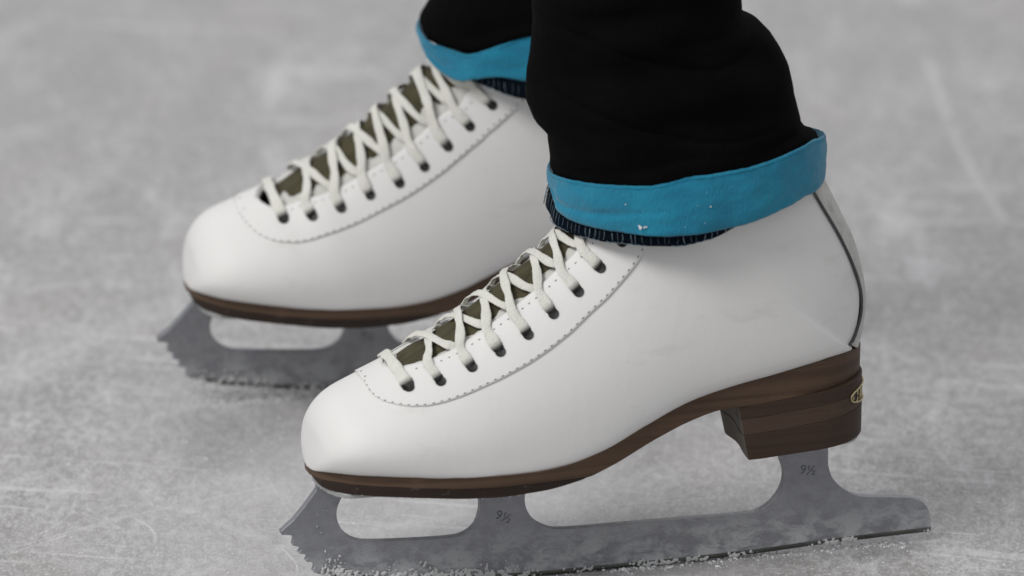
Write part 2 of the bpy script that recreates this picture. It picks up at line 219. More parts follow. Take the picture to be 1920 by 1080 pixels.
def mat_steel():
    t = NT("blade_steel"); c = t.coord()
    n = t.noise(c, 28, 5, .65); n2 = t.noise(c, 260, 4, .7)
    z = t.n.new("ShaderNodeSeparateXYZ"); t.link(c, z.inputs[0])
    gr = t.noise(t.mapping(c, scale=(.06, 1, 1)), 900, 3, .7)
    base = t.mix(n, (.27, .275, .297), (.385, .39, .415))
    base = t.mix(t.math('MULTIPLY', gr, .35), base, (.21, .215, .232))
    base = t.mix(t.ramp(n2, [(.35, 0.0), (.65, .5)]), base, (.24, .244, .258))
    # melt water and frost film, patchy, thicker on the lower half of the runner
    low = t.ramp(z.outputs["Z"], [(.006, 1.0), (.024, .22), (.04, .04)])
    fr = t.ramp(t.noise(t.mapping(c, scale=(1, 1, 1.6)), 75, 6, .72, .4), [(.42, 0.0), (.58, 1.0)])
    f = t.math('MULTIPLY', fr, low)
    base = t.mix(t.math('MULTIPLY', f, .6), base, (.52, .53, .53))
    drops = t.ramp(t.voronoi(t.mapping(c, scale=(1, 1, 1)), 190), [(.10, 1.0), (.2, 0.0)])
    b = t.bump(n2, .25, .0004); b = t.bump(t.math('ADD', f, t.math('MULTIPLY', drops, .25)), .35, .0007, b)
    t.link(b, t.b.inputs["Normal"])
    return t.set(Base_Color=base, Metallic=t.math('SUBTRACT', .75, t.math('MULTIPLY', f, .7)), Roughness=t.math('ADD', .42, t.math('MULTIPLY', n2, .22)))

def mat_cloth(name, a, b, wscale=900, sheen=.4, rough=.9, fleck=0.0, bs=.5, spec=.15):
    t = NT(name); c = t.coord()
    n = t.noise(c, 30, 4, .6); w = t.noise(t.mapping(c, scale=(1, 1, .35)), wscale, 2, .6)
    col = t.mix(t.ramp(n, [(.3, 0.0), (.7, 1.0)]), a, b)
    col = t.mix(t.math('MULTIPLY', w, .5), col, tuple(x*.62 for x in a))
    if fleck:
        f = t.ramp(t.noise(c, 1500, 2, .5), [(.72, 0.0), (.78, 1.0)])
        col = t.mix(t.math('MULTIPLY', f, fleck), col, tuple(min(1, x*2.5+.12) for x in b))
    bb = t.bump(w, bs, .0006); bb = t.bump(n, .5, .003, bb)
    t.link(bb, t.b.inputs["Normal"])
    return t.set(Base_Color=col, Roughness=rough, Sheen_Weight=sheen, Sheen_Roughness=.5, Specular_IOR_Level=spec)

def mat_lace():
    t = NT("lace_cotton"); c = t.coord()
    at = t.n.new("ShaderNodeAttribute"); at.attribute_name = "soil"
    n = t.noise(c, 120, 4, .6)
    w = t.voronoi(t.mapping(c, scale=(1, 1, 1)), 1500)
    col = t.mix(n, (.68, .67, .60), (.80, .795, .745))
    soil = t.math('MULTIPLY', at.outputs["Fac"], t.math('ADD', .75, t.math('MULTIPLY', n, .5)), clamp=True)
    col = t.mix(soil, col, (.012, .012, .012))
    b = t.bump(w, .55, .0006); b = t.bump(t.noise(c, 700, 3, .7), .6, .0008, b)
    t.link(b, t.b.inputs["Normal"])
    return t.set(Base_Color=col, Roughness=.95, Sheen_Weight=.3, Specular_IOR_Level=.1)

def mat_ice():
    t = NT("rink_ice"); c = t.coord(); iso = c; c = t.mapping(c, scale=(1, .55, 1), rot=(0, 0, .12))
    big = t.noise(c, 5.5, 4, .55, .6)
    med = t.noise(t.mapping(c, scale=(1, 1, 1), rot=(0, 0, .4)), 26, 5, .62, .8)
    fine = t.noise(c, 150, 5, .7)
    vf = t.noise(c, 900, 3, .7)
    col = t.mix(t.ramp(big, [(.32, 0.0), (.68, 1.0)]), (.375, .37, .365), (.51, .505, .51))
    col = t.mix(t.ramp(med, [(.33, .0), (.5, .35), (.62, 1.0)]), t.mix(.65, col, (.31, .305, .295)), t.mix(.5, col, (.68, .68, .69)))
    col = t.mix(t.math('MULTIPLY', t.ramp(fine, [(.42, 0.0), (.60, 1.0)]), .50), col, (.68, .67, .68))
    fd = t.noise(t.mapping(c, scale=(1, .8, 1), loc=(5, 2, 0)), 210, 5, .75)
    col = t.mix(t.math('MULTIPLY', t.ramp(fd, [(.45, 0.0), (.56, 1.0)]), .62), col, (.25, .24, .235))
    col = t.mix(t.math('MULTIPLY', t.ramp(t.noise(t.mapping(c, loc=(9, 4, 0)), 13, 3, .6), [(.5, 0.0), (.68, 1.0)]), .30), col, (.44, .40, .38))
    col = t.mix(t.math('MULTIPLY', t.ramp(vf, [(.44, 0.0), (.58, 1.0)]), .38), col, (.27, .265, .26))
    vg = t.noise(t.mapping(c, loc=(3, 8, 0)), 620, 3, .7)
    col = t.mix(t.math('MULTIPLY', t.ramp(vg, [(.52, 0.0), (.62, 1.0)]), .45), col, (.76, .755, .77))
    # packed frost patches
    pat = t.ramp(t.noise(t.mapping(c, scale=(1, .55, 1), rot=(0, 0, .2)), 17, 6, .66, .5), [(.56, 0.0), (.68, 1.0)])
    col = t.mix(t.math('MULTIPLY', pat, .55), col, (.78, .78, .795))
    # paler ice round the skater's feet, fading outwards with noise
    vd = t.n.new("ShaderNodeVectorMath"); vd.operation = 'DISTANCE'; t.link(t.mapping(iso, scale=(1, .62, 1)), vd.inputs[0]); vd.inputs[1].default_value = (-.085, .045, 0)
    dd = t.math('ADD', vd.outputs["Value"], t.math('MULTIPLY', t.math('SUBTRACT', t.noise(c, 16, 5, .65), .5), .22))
    pale_patch = t.ramp(dd, [(.02, 1.0), (.19, 0.0)])
    col = t.mix(t.math('MULTIPLY', pale_patch, .62), col, (.72, .715, .735))
    # generic fine scratches, several directions
    scr = None
    for i, (ang, sc_, st, th) in enumerate([(.35, 60, .035, .665), (-.5, 75, .03, .67), (1.25, 55, .04, .675), (.05, 90, .03, .665), (2.2, 60, .035, .675), (.75, 110, .03, .67)]):
        w = t.mapping(c, scale=(st, 1, 1), rot=(0, 0, ang), loc=(i*3.1, i*1.7, 0))
        r = t.ramp(t.noise(w, sc_*1.6, 3, .6, .15), [(th-.03, 0.0), (th+.01, 1.0)])
        msk = t.ramp(t.noise(t.mapping(c, loc=(i*2.3, 0, 0)), 9, 2, .5), [(.45, 0.0), (.6, 1.0)])
        r = t.math('MULTIPLY', r, msk)
        scr = r if scr is None else t.math('MAXIMUM', scr, r)
    # long skate tracks: arcs of large circles
    sx = t.n.new("ShaderNodeSeparateXYZ"); t.link(iso, sx.inputs[0])
    wob = t.math('MULTIPLY', t.math('SUBTRACT', t.noise(c, 3.5, 2, .5), .5), .02)
    brk = t.noise(c, 38, 4, .7)
    tr = None
    for (x1, y1, x2, y2, bow, wd, al) in TRACKS:
        dx, dy = x2-x1, y2-y1; Ln = math.hypot(dx, dy)
        R = Ln*Ln/(8*bow) if abs(bow) > 1e-6 else 1e4
        mx, my = (x1+x2)/2, (y1+y2)/2; nx, ny = -dy/Ln, dx/Ln
        cx, cy = mx-nx*(R-bow), my-ny*(R-bow)
        ddx = t.math('SUBTRACT', sx.outputs["X"], cx); ddy = t.math('SUBTRACT', sx.outputs["Y"], cy)
        r = t.math('SQRT', t.math('ADD', t.math('MULTIPLY', ddx, ddx), t.math('MULTIPLY', ddy, ddy)))
        d = t.math('ABSOLUTE', t.math('ADD', t.math('SUBTRACT', r, abs(R)), wob))
        k = t.math('SUBTRACT', 1.0, t.math('DIVIDE', d, wd), clamp=True)
        # only along the chord
        al_ = t.math('DIVIDE', t.math('ADD', t.math('MULTIPLY', t.math('SUBTRACT', sx.outputs["X"], x1), dx), t.math('MULTIPLY', t.math('SUBTRACT', sx.outputs["Y"], y1), dy)), Ln*Ln)
        gate = t.math('MULTIPLY', t.math('MULTIPLY', al_, 12.0, clamp=True), t.math('MULTIPLY', t.math('SUBTRACT', 1.0, al_), 12.0, clamp=True))
        k = t.math('MULTIPLY', t.math('MULTIPLY', k, gate), al)
        tr = k if tr is None else t.math('MAXIMUM', tr, k)
    tr = t.math('MULTIPLY', tr, t.ramp(brk, [(.32, .25), (.55, 1.0)]))
    tot = t.math('MAXIMUM', t.math('MULTIPLY', scr, .5), tr)
    col = t.mix(t.math('MULTIPLY', tot, .8, clamp=True), col, (.86, .86, .875))
    col = t.mix(1.0, col, (.93, .925, .92), 'MULTIPLY')
    b = t.bump(med, .25, .003); b = t.bump(fine, .35, .0015, b); b = t.bump(tot, .4, .0008, b); b = t.bump(vf, .35, .0006, b)
    t.link(b, t.b.inputs["Normal"])
    rough = t.math('ADD', .16, t.math('MULTIPLY', fine, .32))
    return t.set(Base_Color=col, Roughness=rough, Specular_IOR_Level=.5, IOR=1.31, Coat_Weight=.25, Coat_Roughness=.18, Coat_IOR=1.31)

# long tracks on the ice in metres: x1, y1, x2, y2, bow, half width, strength
TRACKS = DATA["tracks"]

M = {}
M["leather"] = mat_leather("white_leather")
M["leather_f"] = mat_leather("white_leather_facing", stains=False, seed=3.0)
M["leather_b"] = mat_simple("grey_backstay_leather", (.50, .495, .47), .55, nscale=130, namp=.5, bscale=500)
M["piping"] = mat_simple("dark_piping", (.075, .076, .078), .6, nscale=120, namp=.7, bscale=900)
M["tongue"] = mat_simple("olive_tongue_felt", (.070, .062, .034), .95, nscale=260, namp=.75, bscale=500, bstr=.8, bdist=.002, stretch=(.25, 1, .4))
M["lining"] = mat_cloth("white_lining", (.60, .60, .56), (.72, .72, .68), 700)
M["needle_hole"] = mat_simple("needle_hole_shade", (.10, .10, .105), .8)
M["hole"] = mat_simple("eyelet_hole_shade", (.008, .008, .008), .5)
M["lace"] = mat_lace()
M["welt"] = mat_stack("welt_leather", (.050, .029, .017), (.108, .066, .041))
M["outsole"] = mat_stack("outsole_leather", (.017, .010, .007), (.036, .021, .014), dirty=.5)
M["liftA"] = mat_stack("heel_leather_dark", (.027, .015, .009), (.058, .035, .023), zscale=260)
M["liftB"] = mat_stack("heel_leather_light", (.046, .027, .017), (.080, .051, .034), zscale=260)
M["breast"] = mat_simple("heel_breast_grey", (.085, .073, .056), .7, nscale=80, namp=.35, bscale=300)
M["steel"] = mat_steel()
M["edge"] = mat_simple("ground_runner_edge", (.085, .088, .078), .35, .7, nscale=90, namp=.8, bscale=400)
M["plate"] = mat_simple("mounting_plate_steel", (.42, .43, .43), .45, .5, nscale=120, namp=.45, bscale=500)
M["stamp"] = mat_simple("stamped_mark", (.13, .135, .145), .55, .4)
M["gold"] = mat_simple("gold_print", (.50, .42, .24), .45, .3, nscale=400, namp=.3)
M["badge"] = mat_simple("badge_dark", (.03, .024, .018), .6)
M["trouser"] = mat_cloth("black_jersey", (.0022, .0022, .0023), (.0044, .0044, .0048), 800, sheen=0.0, spec=.04)
M["blue"] = mat_cloth("blue_fleece", (.012, .17, .29), (.018, .27, .41), 1300, sheen=.25, fleck=.35, bs=.9)
M["navy"] = mat_cloth("navy_hem", (.002, .004, .008), (.004, .008, .015), 900, sheen=0.0, spec=.05)
M["sock"] = mat_simple("dark_sock", (.03, .03, .034), .95, nscale=200, namp=.4)
M["overlock"] = mat_simple("pale_overlock_thread", (.13, .19, .23), .9, nscale=500, namp=.8)
M["snow"] = mat_simple("snow_crumbs", (.80, .81, .82), .7, nscale=300, namp=.15, bscale=900)
M["slush"] = mat_simple("grey_slush", (.52, .525, .52), .5, nscale=130, namp=.25, bscale=1100, bstr=.6)
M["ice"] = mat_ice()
M["drop"] = mat_simple("frozen_droplet", (.30, .31, .33), .3, .4, spec=.4)

# ------------------------------------------------------------ mesh helpers
def mesh_obj(name, V, Fc, mat, parent=None, smooth=True, scale=MM, mats=None, fmat=None):
    me = bpy.data.meshes.new(name)
    me.from_pydata([tuple(float(a)*scale for a in v) for v in V], [], [tuple(f) for f in Fc])
    me.materials.append(mat)
    for m in (mats or []): me.materials.append(m)
    if fmat is not None: me.polygons.foreach_set("material_index", fmat)
    bm = bmesh.new(); bm.from_mesh(me)
    bmesh.ops.recalc_face_normals(bm, faces=bm.faces)
    bm.to_mesh(me); bm.free()
    if smooth: me.polygons.foreach_set("use_smooth", [True]*len(me.polygons))
    o = bpy.data.objects.new(name, me); COL.objects.link(o)
    if parent is not None: o.parent = parent
    return o

def tag(o, **kw):
    for k, v in kw.items(): o[k] = v
    return o

def grid_faces(nr, nc, wrap=False, base=0):
    F = []
    for i in range(nr-1):
        for j in range(nc-1 if not wrap else nc):
            j2 = (j+1) % nc
            F.append((base+i*nc+j, base+i*nc+j2, base+(i+1)*nc+j2, base+(i+1)*nc+j))
    return F

def solidify(o, th, offset=-1, rim=True):
    m = o.modifiers.new("thickness", 'SOLIDIFY'); m.thickness = th*MM; m.offset = offset; m.use_rim = rim; m.use_even_offset = False
    return o

def bevel(o, w, seg=2, ang=35):
    m = o.modifiers.new("bevel", 'BEVEL'); m.width = w*MM; m.segments = seg; m.limit_method = 'ANGLE'; m.angle_limit = math.radians(ang)
    return o

def autosmooth(o, ang=40):
    me = o.data
    bm = bmesh.new(); bm.from_mesh(me)
    for e in bm.edges:
        if len(e.link_faces) == 2 and e.calc_face_angle(0) > math.radians(ang): e.smooth = False
    bm.to_mesh(me); bm.free()

def sX(P):
    P = np.array(P, float); P[..., 0] += X0; return P

def sole_w(x):
    return np.interp(np.asarray(x)*255/D["XL"], [0,1,3,7,14,25,40,58,78,100,125,150,175,200,222,234,243,250,253.5,255.3,256.4],
                     [3,9,15,21,28,33.5,38,40.5,41.5,39.5,35,30.5,28.5,28.3,28,26,22,15.5,10,5.5,2])

BOOTS = [Boot(D["boot"]), Boot(D["boot_f"])]
BOOT = BOOTS[0]
NS = BOOT.n-1

def edge_v(s, E):
    """height fraction of the facing edge; the two facings meet (1.0) ahead of the throat"""
    e = np.array(E); s = np.asarray(s, float)
    v = np.interp(s, e[:, 0], e[:, 1])
    s0 = e[0, 0]
    front = 1-(1-e[0, 1])*np.sqrt(np.clip((s-(s0-.45))/.45, 0, 1))
    return np.where(s < s0, front, v)

def boot_mesh(E, root):
    """white leather upper: closed vamp, open throat, open collar"""
    e = np.array(E); s0 = e[0, 0]-.45
    S = np.unique(np.concatenate([np.array([0, .03, .08, .15, .22]), np.linspace(.3, NS, 268)]))
    nv = 44
    V = []; F = []
    u = np.linspace(0, 1, nv); u = np.sin(u*PI/2)**.9*.55+u*.45
    near_idx = {}; VV = []
    def vid(i, side, j): return near_idx[(i, side, j)]
    for i, s in enumerate(S):
        ve = float(edge_v(s, E)); closed = s <= s0+1e-6
        if closed: ve = 1.0
        vs = np.where(u < .6, u, .6+(u-.6)/.4*(ve-.6))
        P = BOOT.pt(np.full(nv, s), vs)
        bulge = 0
        for side in (-1, 1):
            for j in range(nv):
                if side == 1 and j == nv-1 and closed:
                    near_idx[(i, 1, j)] = near_idx[(i, -1, j)]; continue
                p = P[j].copy(); p[1] *= side
                if j == nv-1 and closed: p[1] = 0
                near_idx[(i, side, j)] = len(V); V.append(p); VV.append(float(vs[j]))
    for i in range(len(S)-1):
        for side in (-1, 1):
            for j in range(nv-1):
                a, b, c, d = vid(i, side, j), vid(i, side, j+1), vid(i+1, side, j+1), vid(i+1, side, j)
                f = [a, b, c, d] if side == -1 else [d, c, b, a]
                g = []
                for x in f:
                    if x not in g: g.append(x)
                if len(g) >= 3: F.append(g)
        a, b, c, d = vid(i, -1, 0), vid(i+1, -1, 0), vid(i+1, 1, 0), vid(i, 1, 0)
        if S[i] < 24.5: F.append([a, b, c, d])
        else: F.append([a, b, c, d])
    V = sX(V)
    o = mesh_obj("boot", V, F, M["leather"], root)
    # relax the lasted surface a little so no section line shows
    g = o.vertex_groups.new(name="relax"); co = o.data.vertices
    zb_ = [v.index for v in co]
    bm = bmesh.new(); bm.from_mesh(o.data); bnd = set()
    for e_ in bm.edges:
        if e_.is_boundary: bnd.update(v.index for v in e_.verts)
    bm.free()
    for i in zb_:
        wv = min(max((VV[i]-.08)/.22, 0), 1)
        if i not in bnd and wv > 0: g.add([i], wv, 'REPLACE')
    rl = o.modifiers.new("relax", 'SMOOTH'); rl.factor = .5; rl.iterations = 26; rl.vertex_group = "relax"
    solidify(o, 2.6); 
    return o

def strip_surface(name, S, vfun_a, vfun_b, n, side, off, mat, parent, th=None, ease=None):
    """sheet lying on the boot between two height curves"""
    V = []
    for s in S:
        va, vb = float(vfun_a(s)), float(vfun_b(s))
        P, N = BOOT.surf(np.full(n, s), np.linspace(va, vb, n), side, off)
        V += list(P)
    o = mesh_obj(name, sX(V), grid_faces(len(S), n), mat, parent)
    if th: solidify(o, th, 0)
    return o

def tube(path, rad, seg=8, V=None, F=None, closed_ends=True, flat=1.0, normals=None):
    """sweep along a path; flat < 1 squashes it along the given normals"""
    V = [] if V is None else V; F = [] if F is None else F
    P = np.array(path, float); n = len(P)
    T = np.gradient(P, axis=0); T /= np.maximum(np.linalg.norm(T, axis=1, keepdims=True), 1e-9)
    base = len(V)
    N0 = np.array([0, 0, 1.0])
    for i in range(n):
        N = normals[i] if normals is not None else N0
        N = N-T[i]*np.dot(N, T[i]); ln = np.linalg.norm(N)
        if ln < 1e-6: N = np.array([1.0, 0, 0])-T[i]*T[i][0]; ln = np.linalg.norm(N)
        N = N/ln; B = np.cross(T[i], N)
        r = rad[i] if hasattr(rad, '__len__') else rad
        fl = flat[i] if hasattr(flat, '__len__') else flat
        for k in range(seg):
            a = 2*PI*k/seg; ca, sa = math.cos(a), math.sin(a)
            e = .65 if fl < .9 else 1
            ca = math.copysign(abs(ca)**e, ca); sa = math.copysign(abs(sa)**e, sa)
            V.append(P[i]+B*(ca*r)+N*(sa*r*fl))
    F += grid_faces(n, seg, wrap=True, base=base)
    if closed_ends:
        F.append([base+k for k in range(seg)]); F.append([base+(n-1)*seg+k for k in range(seg)][::-1])
    return V, F

def spline(P, n):
    P = np.array(P, float); return cr(P, np.linspace(0, len(P)-1, n))

# ------------------------------------------------------------ skate
def build_skate(idx, name, label):
    global BOOT
    BOOT = BOOTS[idx]
    (o, rot) = D["frames"][idx]
    root = bpy.data.objects.new(name, None); COL.objects.link(root)
    root.empty_display_size = .05
    yaw, lean, pitch = rot
    R = Matrix.Rotation(yaw, 3, 'Z') @ Matrix.Rotation(lean, 3, 'X') @ Matrix.Rotation(pitch, 3, 'Y')
    root.matrix_world = Matrix.Translation(Vector(o)*MM) @ R.to_4x4()
    tag(root, label=label, category="ice skate", group="white figure skates on the ice")
    E = D["edge"] if idx == 0 else D["edge_f"]
    EYE = D["eye"] if idx == 0 else D["eye_f"]
    SEAM = D["seam"] if idx == 0 else D["seam_f"]
    rs = np.random.RandomState(11+idx)
    ev = lambda s: edge_v(s, E)

    boot = boot_mesh(E, root)

    # facing overlay (both sides)
    sm = np.array(SEAM); j0 = int(np.argmin(sm[:, 0])); 
    s_front = float(sm[j0, 0])
    sfun_s = sm[j0:, 0]; sfun_v = sm[j0:, 1]
    order = np.argsort(sfun_s); sfun_s = sfun_s[order]; sfun_v = sfun_v[order]
    s_end = min(float(sfun_s[-1]), 18.4)
    seam_v = lambda s: float(np.interp(s, sfun_s, sfun_v))
    S = np.concatenate([s_front+np.array([0.0, .03, .08, .15, .25]), np.arange(s_front+.4, s_end, .14), [s_end]])
    V = []; F = []; nf = 22
    for side in (-1, 1):
        b0 = len(V)
        for s in S:
            vt = float(ev(s)); vt = 1.0 if vt > .9985 else vt
            P, N = BOOT.surf(np.full(nf, s), np.linspace(min(seam_v(s)-.010, .985), vt, nf), side, .42)
            if vt == 1.0: P[-1, 1] = 0; P[-1, 2] += .1
            V += list(P)
        g_ = grid_faces(len(S), nf, base=b0); F += g_ if side == -1 else [f[::-1] for f in g_]
    fo = mesh_obj("facing", sX(V), F, M["leather_f"], boot)
    bm = bmesh.new(); bm.from_mesh(fo.data); bmesh.ops.remove_doubles(bm, verts=bm.verts, dist=.00002); bmesh.ops.recalc_face_normals(bm, faces=bm.faces); bm.to_mesh(fo.data); bm.free()
    solidify(fo, .55, 0)
    # tongue
    S = np.arange(7.05, 21.2, .18); nc = 41; V = []
    for s in S:
        ve = float(ev(max(s, 7.6))); lo = ve-.17
        half = np.linspace(lo, .9995, nc//2+1)
        for side, arr in ((-1, half), (1, half[:-1][::-1])):
            P, N = BOOT.surf(np.full(len(arr), s), arr, side, -3.4)
            cx, cz = P[:, 0], P[:, 2]
            for q, vv in zip(P, arr):
                k = (vv-lo)/(1-lo)
                wr = 1.2*noise.noise(Vector((s*1.3+idx*9, side*vv*26, 3.0)))+.7*math.sin(vv*side*95+s*.5)
                q = q.copy(); q[2] += (k*2.2+wr*.7*k); q[0] -= wr*.5*k; V.append(q)
    tg = mesh_obj("tongue", sX(V), grid_faces(len(S), nc), M["tongue"], root)
    solidify(tg, 2.2)
    # white padded edge of the tongue showing along both facings
    for side in (-1, 1):
        S = np.arange(7.3, 20.5, .12); V = []
        for s in S:
            ve = float(ev(max(s, 7.45))); w_ = (.042 if idx == 0 or side == 1 else .066)*(.75+.25*math.sin(s*2.1+idx)**2+.5*noise.noise(Vector((s*2.7, idx, side))))
            w_ = max(w_, .012)
            arr = np.linspace(ve-.03, min(ve+w_, .998), 8)
            P, N = BOOT.surf(np.full(8, s), arr, side, np.array([-3.0, -2.4, -2.0, -1.6, -1.4, -1.5, -1.9, -2.8])-.5+.3*math.sin(s*7.0))
            V += list(P)
        ln = mesh_obj("tongue_lining", sX(V), grid_faces(len(S), 8), M["lining"], tg)
        solidify(ln, .8)

    # eyelets: black discs on both facings, painting the shade inside punched holes
    eye_s = np.array([a for a, b in EYE]); eye_v = np.array([b for a, b in EYE])
    if len(eye_s) == 8: eye_s = np.append(eye_s, 15.8); eye_v = np.append(eye_v, .80)
    nrow = len(eye_s)
    for side in (-1, 1):
        for i in range(nrow):
            P, N = BOOT.surf(np.array([eye_s[i]]), np.array([eye_v[i]]), side, 1.05)
            P, N = P[0], N[0]
            t1 = np.cross(N, [0, 1, 0.0]); t1 /= np.linalg.norm(t1); t2 = np.cross(N, t1)
            V = []; F = []; sg = 16
            for r, h in ((2.45, -.2), (2.38, .14), (2.15, .18), (1.9, .06), (1.1, .03)):
                for k in range(sg):
                    a = 2*PI*k/sg; V.append(P+(t1*math.cos(a)+t2*math.sin(a))*r+N*h)
            F = grid_faces(5, sg, wrap=True); V.append(P+N*.02)
            for k in range(sg): F.append((4*sg+k, 4*sg+(k+1) % sg, len(V)-1))
            mesh_obj("eyelet", sX(V), F, M["hole"], boot)

    # stitching: dark dashes painting the shade in needle holes along the overlay seam, the facing edge and the vamp centre
    V = []; F = []
    def dashes(sv, side, pitch, ln, wd, off):
        sv = np.array(sv, float); d = cr(sv, np.linspace(0, len(sv)-1, len(sv)*30))
        P, N = BOOT.surf(d[:, 0], np.clip(d[:, 1], .01, .998), side, off)
        L = np.concatenate([[0], np.cumsum(np.linalg.norm(np.diff(P, axis=0), axis=1))])
        for q in np.arange(1.0, L[-1], pitch):
            q += rs.uniform(-.12, .12)
            a = np.array([np.interp(q-ln/2, L, P[:, k]) for k in range(3)]); b = np.array([np.interp(q+ln/2, L, P[:, k]) for k in range(3)])
            n_ = np.array([np.interp(q, L, N[:, k]) for k in range(3)]); n_ /= np.linalg.norm(n_)
            m = (a+b)/2; tube([a-n_*.12, m+n_*.10, b-n_*.12], [wd*.6, wd, wd*.6], 6, V, F, normals=[n_]*3, flat=.6)
    for side in (-1, 1):
        seq = [(s, v) for s, v in SEAM]
        seq[0] = (seq[0][0], min(seq[0][1], .994))
        dashes(seq, side, 3.7, 1.2, .23, .80)
        es = np.arange(8.0, 17.2, .5)
        dashes([(s, float(ev(s))-.028) for s in es], side, 3.9, 1.0, .21, .85)
    st_ = mesh_obj("stitching", sX(V), F, M["needle_hole"], boot); st_["kind"] = "stuff"

    # backstay with dark piping along its edges
    sb = np.linspace(18.8, 25.9, 60)
    bs_, bv_ = [18.8, 19.6, 20.4, 21.2, 22, 23, 24, 25, 26], [.052, .040, .032, .036, .052, .082, .100, .112, .12]
    bvv = cr(np.array([bv_]).T, np.interp(sb, bs_, range(9)))[:, 0]
    bv = lambda s: float(np.interp(s, sb, bvv))
    V = []; n = 13
    for s in sb:
        v1 = bv(s); half = np.linspace(v1, .001, n)
        for side, arr in ((-1, half), (1, half[:-1][::-1])):
            P, N = BOOT.surf(np.full(len(arr), s), arr, side, 1.1); V += list(P)
    bk = mesh_obj("backstay", sX(V), grid_faces(len(sb), 2*n-1), M["leather_b"], boot); solidify(bk, .9, 0)
    for side in (-1, 1):
        arr = np.array([bv(s) for s in sb]); P, N = BOOT.surf(sb, arr, side, .75)
        V, F = tube(P, .72, 8); mesh_obj("piping", sX(V), F, M["piping"], bk)

    # laces --------------------------------------------------
    V = []; F = []; soil = []
    tt = np.arange(nrow, dtype=float)
    def sv(t, c):
        """row coordinate t, cross coordinate c (-1 near eyelet, 0 centre, 1 far eyelet)"""
        s = np.interp(t, tt, eye_s)+max(t-(nrow-1), 0)*1.0
        ve = float(ev(s)); vi = float(np.interp(t, tt, eye_v)); a = abs(c)
        v = np.interp(a, [0, .45, 1.0, 1.3], [.9995, ve, vi, vi-.08])
        return s, v, (-1 if c <= 0 else 1)
    def add_lace(pts, wid, soil_at=2.2, twist=0.0):
        raw = []; nr = []
        for t, c, off in pts:
            s, v, side = sv(t, c)
            P, N = BOOT.surf(np.array([s]), np.array([v]), side, off)
            raw.append(P[0]); nn = N[0].copy()
            if abs(c) < .3: nn[1] *= abs(c)/.3
            nr.append(nn/np.linalg.norm(nn))
        n = 46
        P = spline(raw, n); Nn = spline(nr, n)
        ph = rs.uniform(0, 6)
        L = np.concatenate([[0], np.cumsum(np.linalg.norm(np.diff(P, axis=0), axis=1))])
        T = np.gradient(P, axis=0); T /= np.linalg.norm(T, axis=1, keepdims=True)
        for i in range(n):
            a = twist*math.sin(L[i]*.16+ph)+.12*math.sin(L[i]*.7+ph)
            B = np.cross(T[i], Nn[i]); Nn[i] = Nn[i]*math.cos(a)+B*math.sin(a)
        r = np.array([wid*(1+.10*math.sin(L[i]*.45+ph)+.03*rs.randn())*(1-.14*min(max((L[i]-8)/8, 0), 1)) for i in range(n)])
        endr = np.clip(L/3.0, 0, 1); r = r*(.85+.15*endr)
        fl = .24+.3*(1-np.clip(L/4.0, 0, 1))
        tube(P, r, 12, V, F, flat=fl, normals=Nn)
        for i in range(n):
            soil.extend([float(np.clip(1.6-(L[i]-1.0)/soil_at*1.3, 0, 1)**1.3) if soil_at > 0 else 0.0]*12)
    for i in range(nrow):
        j = lambda a=.04: rs.uniform(-a, a)
        for side in (-1, 1):
            hi = 2.3 if (i % 2 == 0) == (side == -1) else .9
            sg = side
            w_ = (2.5 if side == -1 else 2.15)*rs.uniform(.92, 1.08)
            if i == 0:
                if side == 1: continue
                add_lace([(0, -1.0, -.9), (-.02, -.93, 1.1), (-.02, -.72, 1.9), (-.06, -.45, 2.0), (-.1, 0, 1.8), (-.06, .45, 2.0), (-.02, .8, 1.6), (0, 1.0, -.8)], 2.9, 4.2)
                continue
            b = j(.10)
            up = .96+j(.09)
            add_lace([(i, sg*1.0, -.9), (i-.005, sg*.93, 1.0), (i-.02, sg*.76, 1.75), (i-.02+b*.5, sg*.50, 1.9), (i+.20+b, sg*.26, 1.0+hi*.5), (i+.48+b, 0, -.1+hi*.75),
                      (i+up-.22, -sg*.26, -.3+hi*.6), (i+up, -sg*.42, -.5), (i+up+.06, -sg*.60, -3.0)], w_, 3.6+rs.uniform(-.5, .8), twist=.22)
    lc = mesh_obj("lace", sX(V), F, M["lace"], root)
    at = lc.data.attributes.new("soil", 'FLOAT', 'POINT')
    at.data.foreach_set("value", soil)
    # loose cotton fibres along the laces
    FV = []; FF = []
    LV = np.array(V)
    for k in rs.choice(len(LV), 420):
        p = LV[k]; d = rs.randn(3); d /= np.linalg.norm(d); d[2] = abs(d[2])*.6; ln_ = rs.uniform(.5, 1.5); q = p+d*ln_; e = rs.randn(3)*.045
        b_ = len(FV); FV += [p, p+e, q]; FF.append((b_, b_+1, b_+2))
    fz = mesh_obj("lace_fuzz", sX(FV), FF, M["lining"], lc, smooth=False); fz["kind"] = "stuff"

    # sole ---------------------------------------------------
    ST, SB, SM = D["sole_top"], D["sole_bot"], D["sole_mid"]
    zt = lambda x: np.interp(x, [a for a, b in ST], [b for a, b in ST])
    sbx = [a for a, b in SB]+[200.0, 225.0, 257.0]; sbz = [b for a, b in SB]+[81.3, 84.3, 88.0]
    zb = lambda x: np.interp(x, sbx, sbz)
    zm = lambda x: np.interp(x, [a for a, b in SM]+[122.0], [b for a, b in SM]+[57.2])
